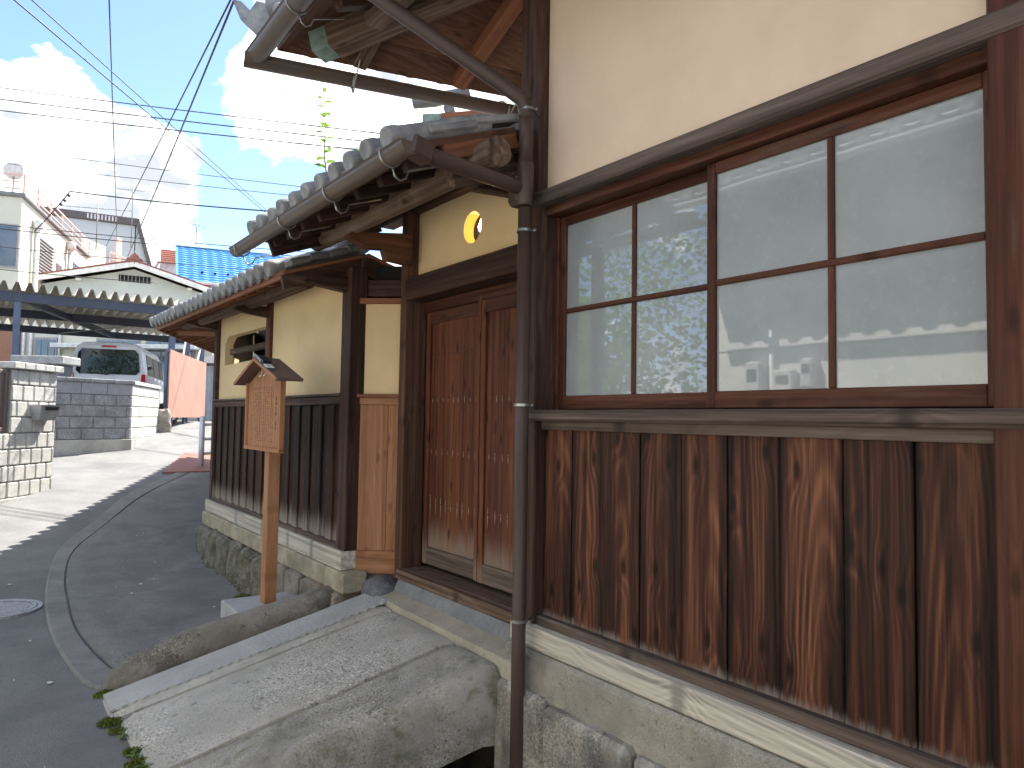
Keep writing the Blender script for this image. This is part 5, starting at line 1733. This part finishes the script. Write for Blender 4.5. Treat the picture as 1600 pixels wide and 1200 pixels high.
# more of the street beyond, closing the gaps
for k, (q, lab, x0, x1, d_, h) in enumerate((((-9, 36), 'plain cream house far up the road behind the carport, left', 0, 9, 8, 6.0), ((9.5, 40), 'plain grey house far up the road behind the shed', 0, 9, 8, 6.6))):
    BASE = frame2(q, (.95, -.3))
    t_ = thing('distant_house', lab, 'house', ((x0+x1)/2, 0, 1.4))
    box('wall', (CRM, GRN)[k], t_, x0, x1, 0, d_, 1.2, h, .01)
    raw('roof', TILE, t_, [(x0-.4, -.5, h-.1), (x1+.4, -.5, h-.1), (x1+.4, d_/2, h+1.6), (x0-.4, d_/2, h+1.6), (x1+.4, d_+.5, h-.1), (x0-.4, d_+.5, h-.1)], [(0, 1, 2, 3), (3, 2, 4, 5), (0, 3, 5), (1, 4, 2)])
    for i in range(3): win_(x0+1+2.6*i, x0+2.6+2.6*i, 3.0, 4.4, t_)
BASE = ID
# wooded hill on the skyline
V, F = [], []
HN = 60
for i in range(HN+1):
    a = -1.4+2.8*i/HN+R(53)
    h = 150+45*vn(i*.35, 2)+20*vn(i*1.1, 9)
    for (r_, zz) in ((950, -5), (1000, h*.75), (1120, h)):
        V.append((r_*math.cos(a), r_*math.sin(a), zz))
for i in range(HN):
    for k in range(2):
        s = 3*i+k
        F.append((s, s+3, s+4, s+1))
struct(raw('hill', simple('hill_green', (.045, .075, .06), .95, 0, .2, .02), None, V, F, True))

# aerials
def aerial(label, p, h, yaw, els=5, ln=1.1):
    t_ = thing('tv_aerial', label, 'aerial', p, 'rooftop aerials')
    p = Vector(p)
    tube('mast', LOUV, t_, [p, p+Vector((0, 0, h))], .022, 8)
    c, s_ = math.cos(yaw), math.sin(yaw)
    a0 = p+Vector((-c*ln*.6, -s_*ln*.6, h*.93))
    a1 = p+Vector((c*ln*.6, s_*ln*.6, h*.93-.12))
    tube('boom', LOUV, t_, [a0, a1], .014, 6)
    for i in range(els):
        q = a0.lerp(a1, i/(els-1))
        l = .10+.03*i
        tube('element', LOUV, t_, [q+Vector((-s_*l, c*l, .0)), q+Vector((s_*l, -c*l, .0))], .010, 5)
    tube('loop_element', LOUV, t_, [a0+Vector((-s_*.1, c*.1, .12)), a0+Vector((-c*.1, -s_*.1, .14)), a0+Vector((s_*.1, -c*.1, .05))], .014, 6)
    return t_
aerial('tall aerial on a thin mast in front of the white cloud', (5.26, 37.75, 9.3), 3.0, -.6, 6, 1.3)
aerial('low wide aerial behind the cream building\'s roof railing', (3.48, 34.18, 8.3), 1.9, -.55, 6, 2.3)
aerial('small aerial above the blue roof', (7.5, 34.9, 9.2), 1.1, -.4, 4, .5)

# overhead wires
WIRE = simple('wire_black', (.03, .032, .036), .6)
def wire(label, p0, p1, r_=.011, sag=.25):
    p0, p1 = Vector(p0), Vector(p1)
    pts = [p0.lerp(p1, i/16)+Vector((0, 0, -sag*4*(i/16)*(1-i/16))) for i in range(17)]
    o = tube('overhead_wire', WIRE, None, pts, r_*1.15, 6)
    top(o, label, 'wire', 'overhead wires')
    return o
wire('upper of the two wires slanting from the top left corner', (-.26, 11.0, 6.97), (8.9, 27.1, 8.66), .010, .0)
wire('lower of the two wires slanting from the top left corner', (-.03, 10.84, 6.94), (9.1, 27.0, 8.55), .008, .0)
wire('single wire running almost straight up the picture at left', (1.14, 11.19, 7.57), (4.74, 38.18, 9.51), .009, .0)
wire('left of the two wires fanning from the top beside the big eave', (2.08, 8.11, 6.27), (4.06, 36.24, 8.89), .010, .05)
wire('right of the two wires fanning from the top beside the big eave', (2.10, 8.09, 6.27), (4.87, 35.67, 8.48), .012, .05)
wire('topmost of the three level wires across the clouds', (-.47, 19.72, 8.73), (6.4, 10.85, 6.40), .009, .02)
wire('middle of the three level wires across the clouds', (-.46, 19.73, 8.47), (6.4, 10.8, 6.22), .010, .02)
wire('lowest of the three level wires across the clouds', (-.44, 19.74, 8.22), (6.3, 10.85, 6.07), .010, .02)
wire('thin level wire ending behind the gate gutter, higher', (.1, 26.9, 9.57), (7.5, 16.0, 6.9), .008, .03)
wire('thin level wire ending behind the gate gutter, lower', (-.23, 26.96, 9.11), (7.2, 16.2, 6.72), .008, .03)
wire('thick dark cable above the gabled house and blue roof', (2.19, 30.13, 9.46), (8.2, 17.6, 6.84), .020, .10)
wire('upper wire crossing the cream building', (-.2, 29.5, 7.76), (8.4, 23.3, 6.97), .012, .05)
wire('middle wire crossing the cream building', (-.2, 29.5, 7.62), (8.4, 23.3, 6.80), .014, .05)
wire('lower wire crossing the louvred windows', (-.2, 26.9, 6.53), (7.5, 25.0, 6.5), .010, .05)
wire('lowest wire just above the carport roof', (-.2, 26.9, 5.84), (4.6, 26.7, 5.95), .012, .03)
ins = wire('service cable with insulators dropping to the cream building', (2.19, 30.13, 9.48), (1.2, 30.95, 8.0), .018, .05)
for f_ in (.08, .2, .3):
    p = Vector((2.19, 30.13, 9.48)).lerp(Vector((1.2, 30.95, 8.0)), f_)
    tube('insulator', WIRE, ins, [p, p+Vector((.08, 0, -.08))], .05, 8)

# ================================================================== ACROSS THE STREET (seen in the window glass)
op = thing('opposite_house', 'pale rendered house with tiled eave across the street, mirrored in the window glass', 'house', (-2.8, 1, 0))
OPW = simple('opposite_render', (.72, .69, .61), .9, 0, .08, 1.2, .08, 60, .3, dirt=.2, dirtc=(.45, .43, .38))
box('wall', OPW, op, -3.2, -2.6, -6, 5.3, -.05, 4.2, 0)
box('wall_joint', simple('joint_dark', (.2, .19, .17), .9), op, -2.6, -2.594, -6, 5.3, 2.30, 2.312, 0)
oz = 3.8
orf = raw('roof', simple('tile_bed', (.09, .08, .075), .9), op, [(-1.62, -6, oz), (-1.62, 5.7, oz), (-4.6, 5.7, oz+1.2), (-4.6, -6, oz+1.2), (-1.62, -6, oz+.05), (-1.62, 5.7, oz+.05), (-4.6, 5.7, oz+1.25), (-4.6, -6, oz+1.25)],
    [(3, 2, 1, 0), (4, 5, 6, 7), (1, 5, 4, 0), (2, 6, 5, 1)])
arc_tile('x', orf, (-1.60, -1.0, oz+.06), (-1.60, 5.6, oz+.06), (-1, 0), .4, 1.6, .27, .065, TILE2)
gutter('gutter', orf, (-1.52, -6, oz-.03), (-1.52, 5.75, oz-.03), .055, WPI)
MET = simple('meter_grey', (.55, .54, .50), .5)
for (y, z, w, h, d) in ((4.72, 1.95, .20, .42, .16), (4.40, 1.92, .24, .30, .12), (4.12, 2.02, .14, .30, .14)):
    mtb = box('meter_box', MET, op, -2.6, -2.6+d, y-w/2, y+w/2, z-h/2, z+h/2, .02)
    box('meter_window', BLK, mtb, -2.6+d, -2.595+d, y-w*.3, y+w*.3, z, z+h*.3, 0)
tube('wall_pipe', WPI, op, [(-2.55, 4.56, 0), (-2.55, 4.56, 2.7)], .025, 8)
ti = thing('street_tree', 'leafy green tree across the street, mirrored in the left panes', 'tree', (-2.5, 7.4, 0))
tube('trunk', simple('bark', (.10, .075, .05), .9, 0, .2, 20, .3), ti, [(-2.5, 7.4, -.1), (-2.45, 7.35, .8), (-2.5, 7.45, 1.7), (-2.4, 7.3, 2.6)], [.12, .10, .085, .05], 10)
for (dx, dy, dz) in ((.6, .3, .9), (-.5, .4, .9), (.2, -.7, .8)):
    tube('limb', simple('bark', (.10, .075, .05), .9), ti, [(-2.47, 7.4, 1.5), (-2.47+dx*.5, 7.4+dy*.5, 1.5+dz*.6), (-2.47+dx, 7.4+dy, 1.5+dz)], [.05, .035, .015], 8)
V, F = [], []
rs = random.Random(2)
for i in range(9000):
    c = rs.choice([(-2.4, 7.3, 2.5, .9), (-1.9, 7.8, 2.1, .7), (-2.9, 7.7, 2.3, .8), (-2.3, 6.7, 1.9, .65), (-2.1, 7.2, 1.2, .55), (-2.6, 8.4, 1.6, .8), (-3.2, 6.6, 2.8, .9), (-3.3, 8.0, 3.4, 1.0), (-3.0, 9.2, 2.6, 1.0), (-3.4, 6.2, 1.4, .8), (-3.2, 9.6, 1.2, .9), (-3.6, 7.2, 4.2, .9)])
    d = Vector((rs.gauss(0, 1), rs.gauss(0, 1), rs.gauss(0, 1))).normalized()*c[3]*rs.random()**.4
    p = Vector(c[:3])+d
    a = Vector((rs.uniform(-1, 1), rs.uniform(-1, 1), rs.uniform(-.6, .6))).normalized()
    b_ = a.cross(Vector((rs.uniform(-1, 1), rs.uniform(-1, 1), rs.uniform(-1, 1)))).normalized()
    l, w = rs.uniform(.07, .13), rs.uniform(.025, .045)
    s = len(V)
    V += [tuple(p), tuple(p+a*l*.5+b_*w), tuple(p+a*l), tuple(p+a*l*.5-b_*w)]
    F.append((s, s+1, s+2, s+3))
TL = simple('tree_leaf', (.10, .21, .03), .55, 0, .3, 8, 0, 80, .4, (.04, .08, .02))
translucent(TL, (.20, .42, .05), .4)
raw('crown', TL, ti, V, F)
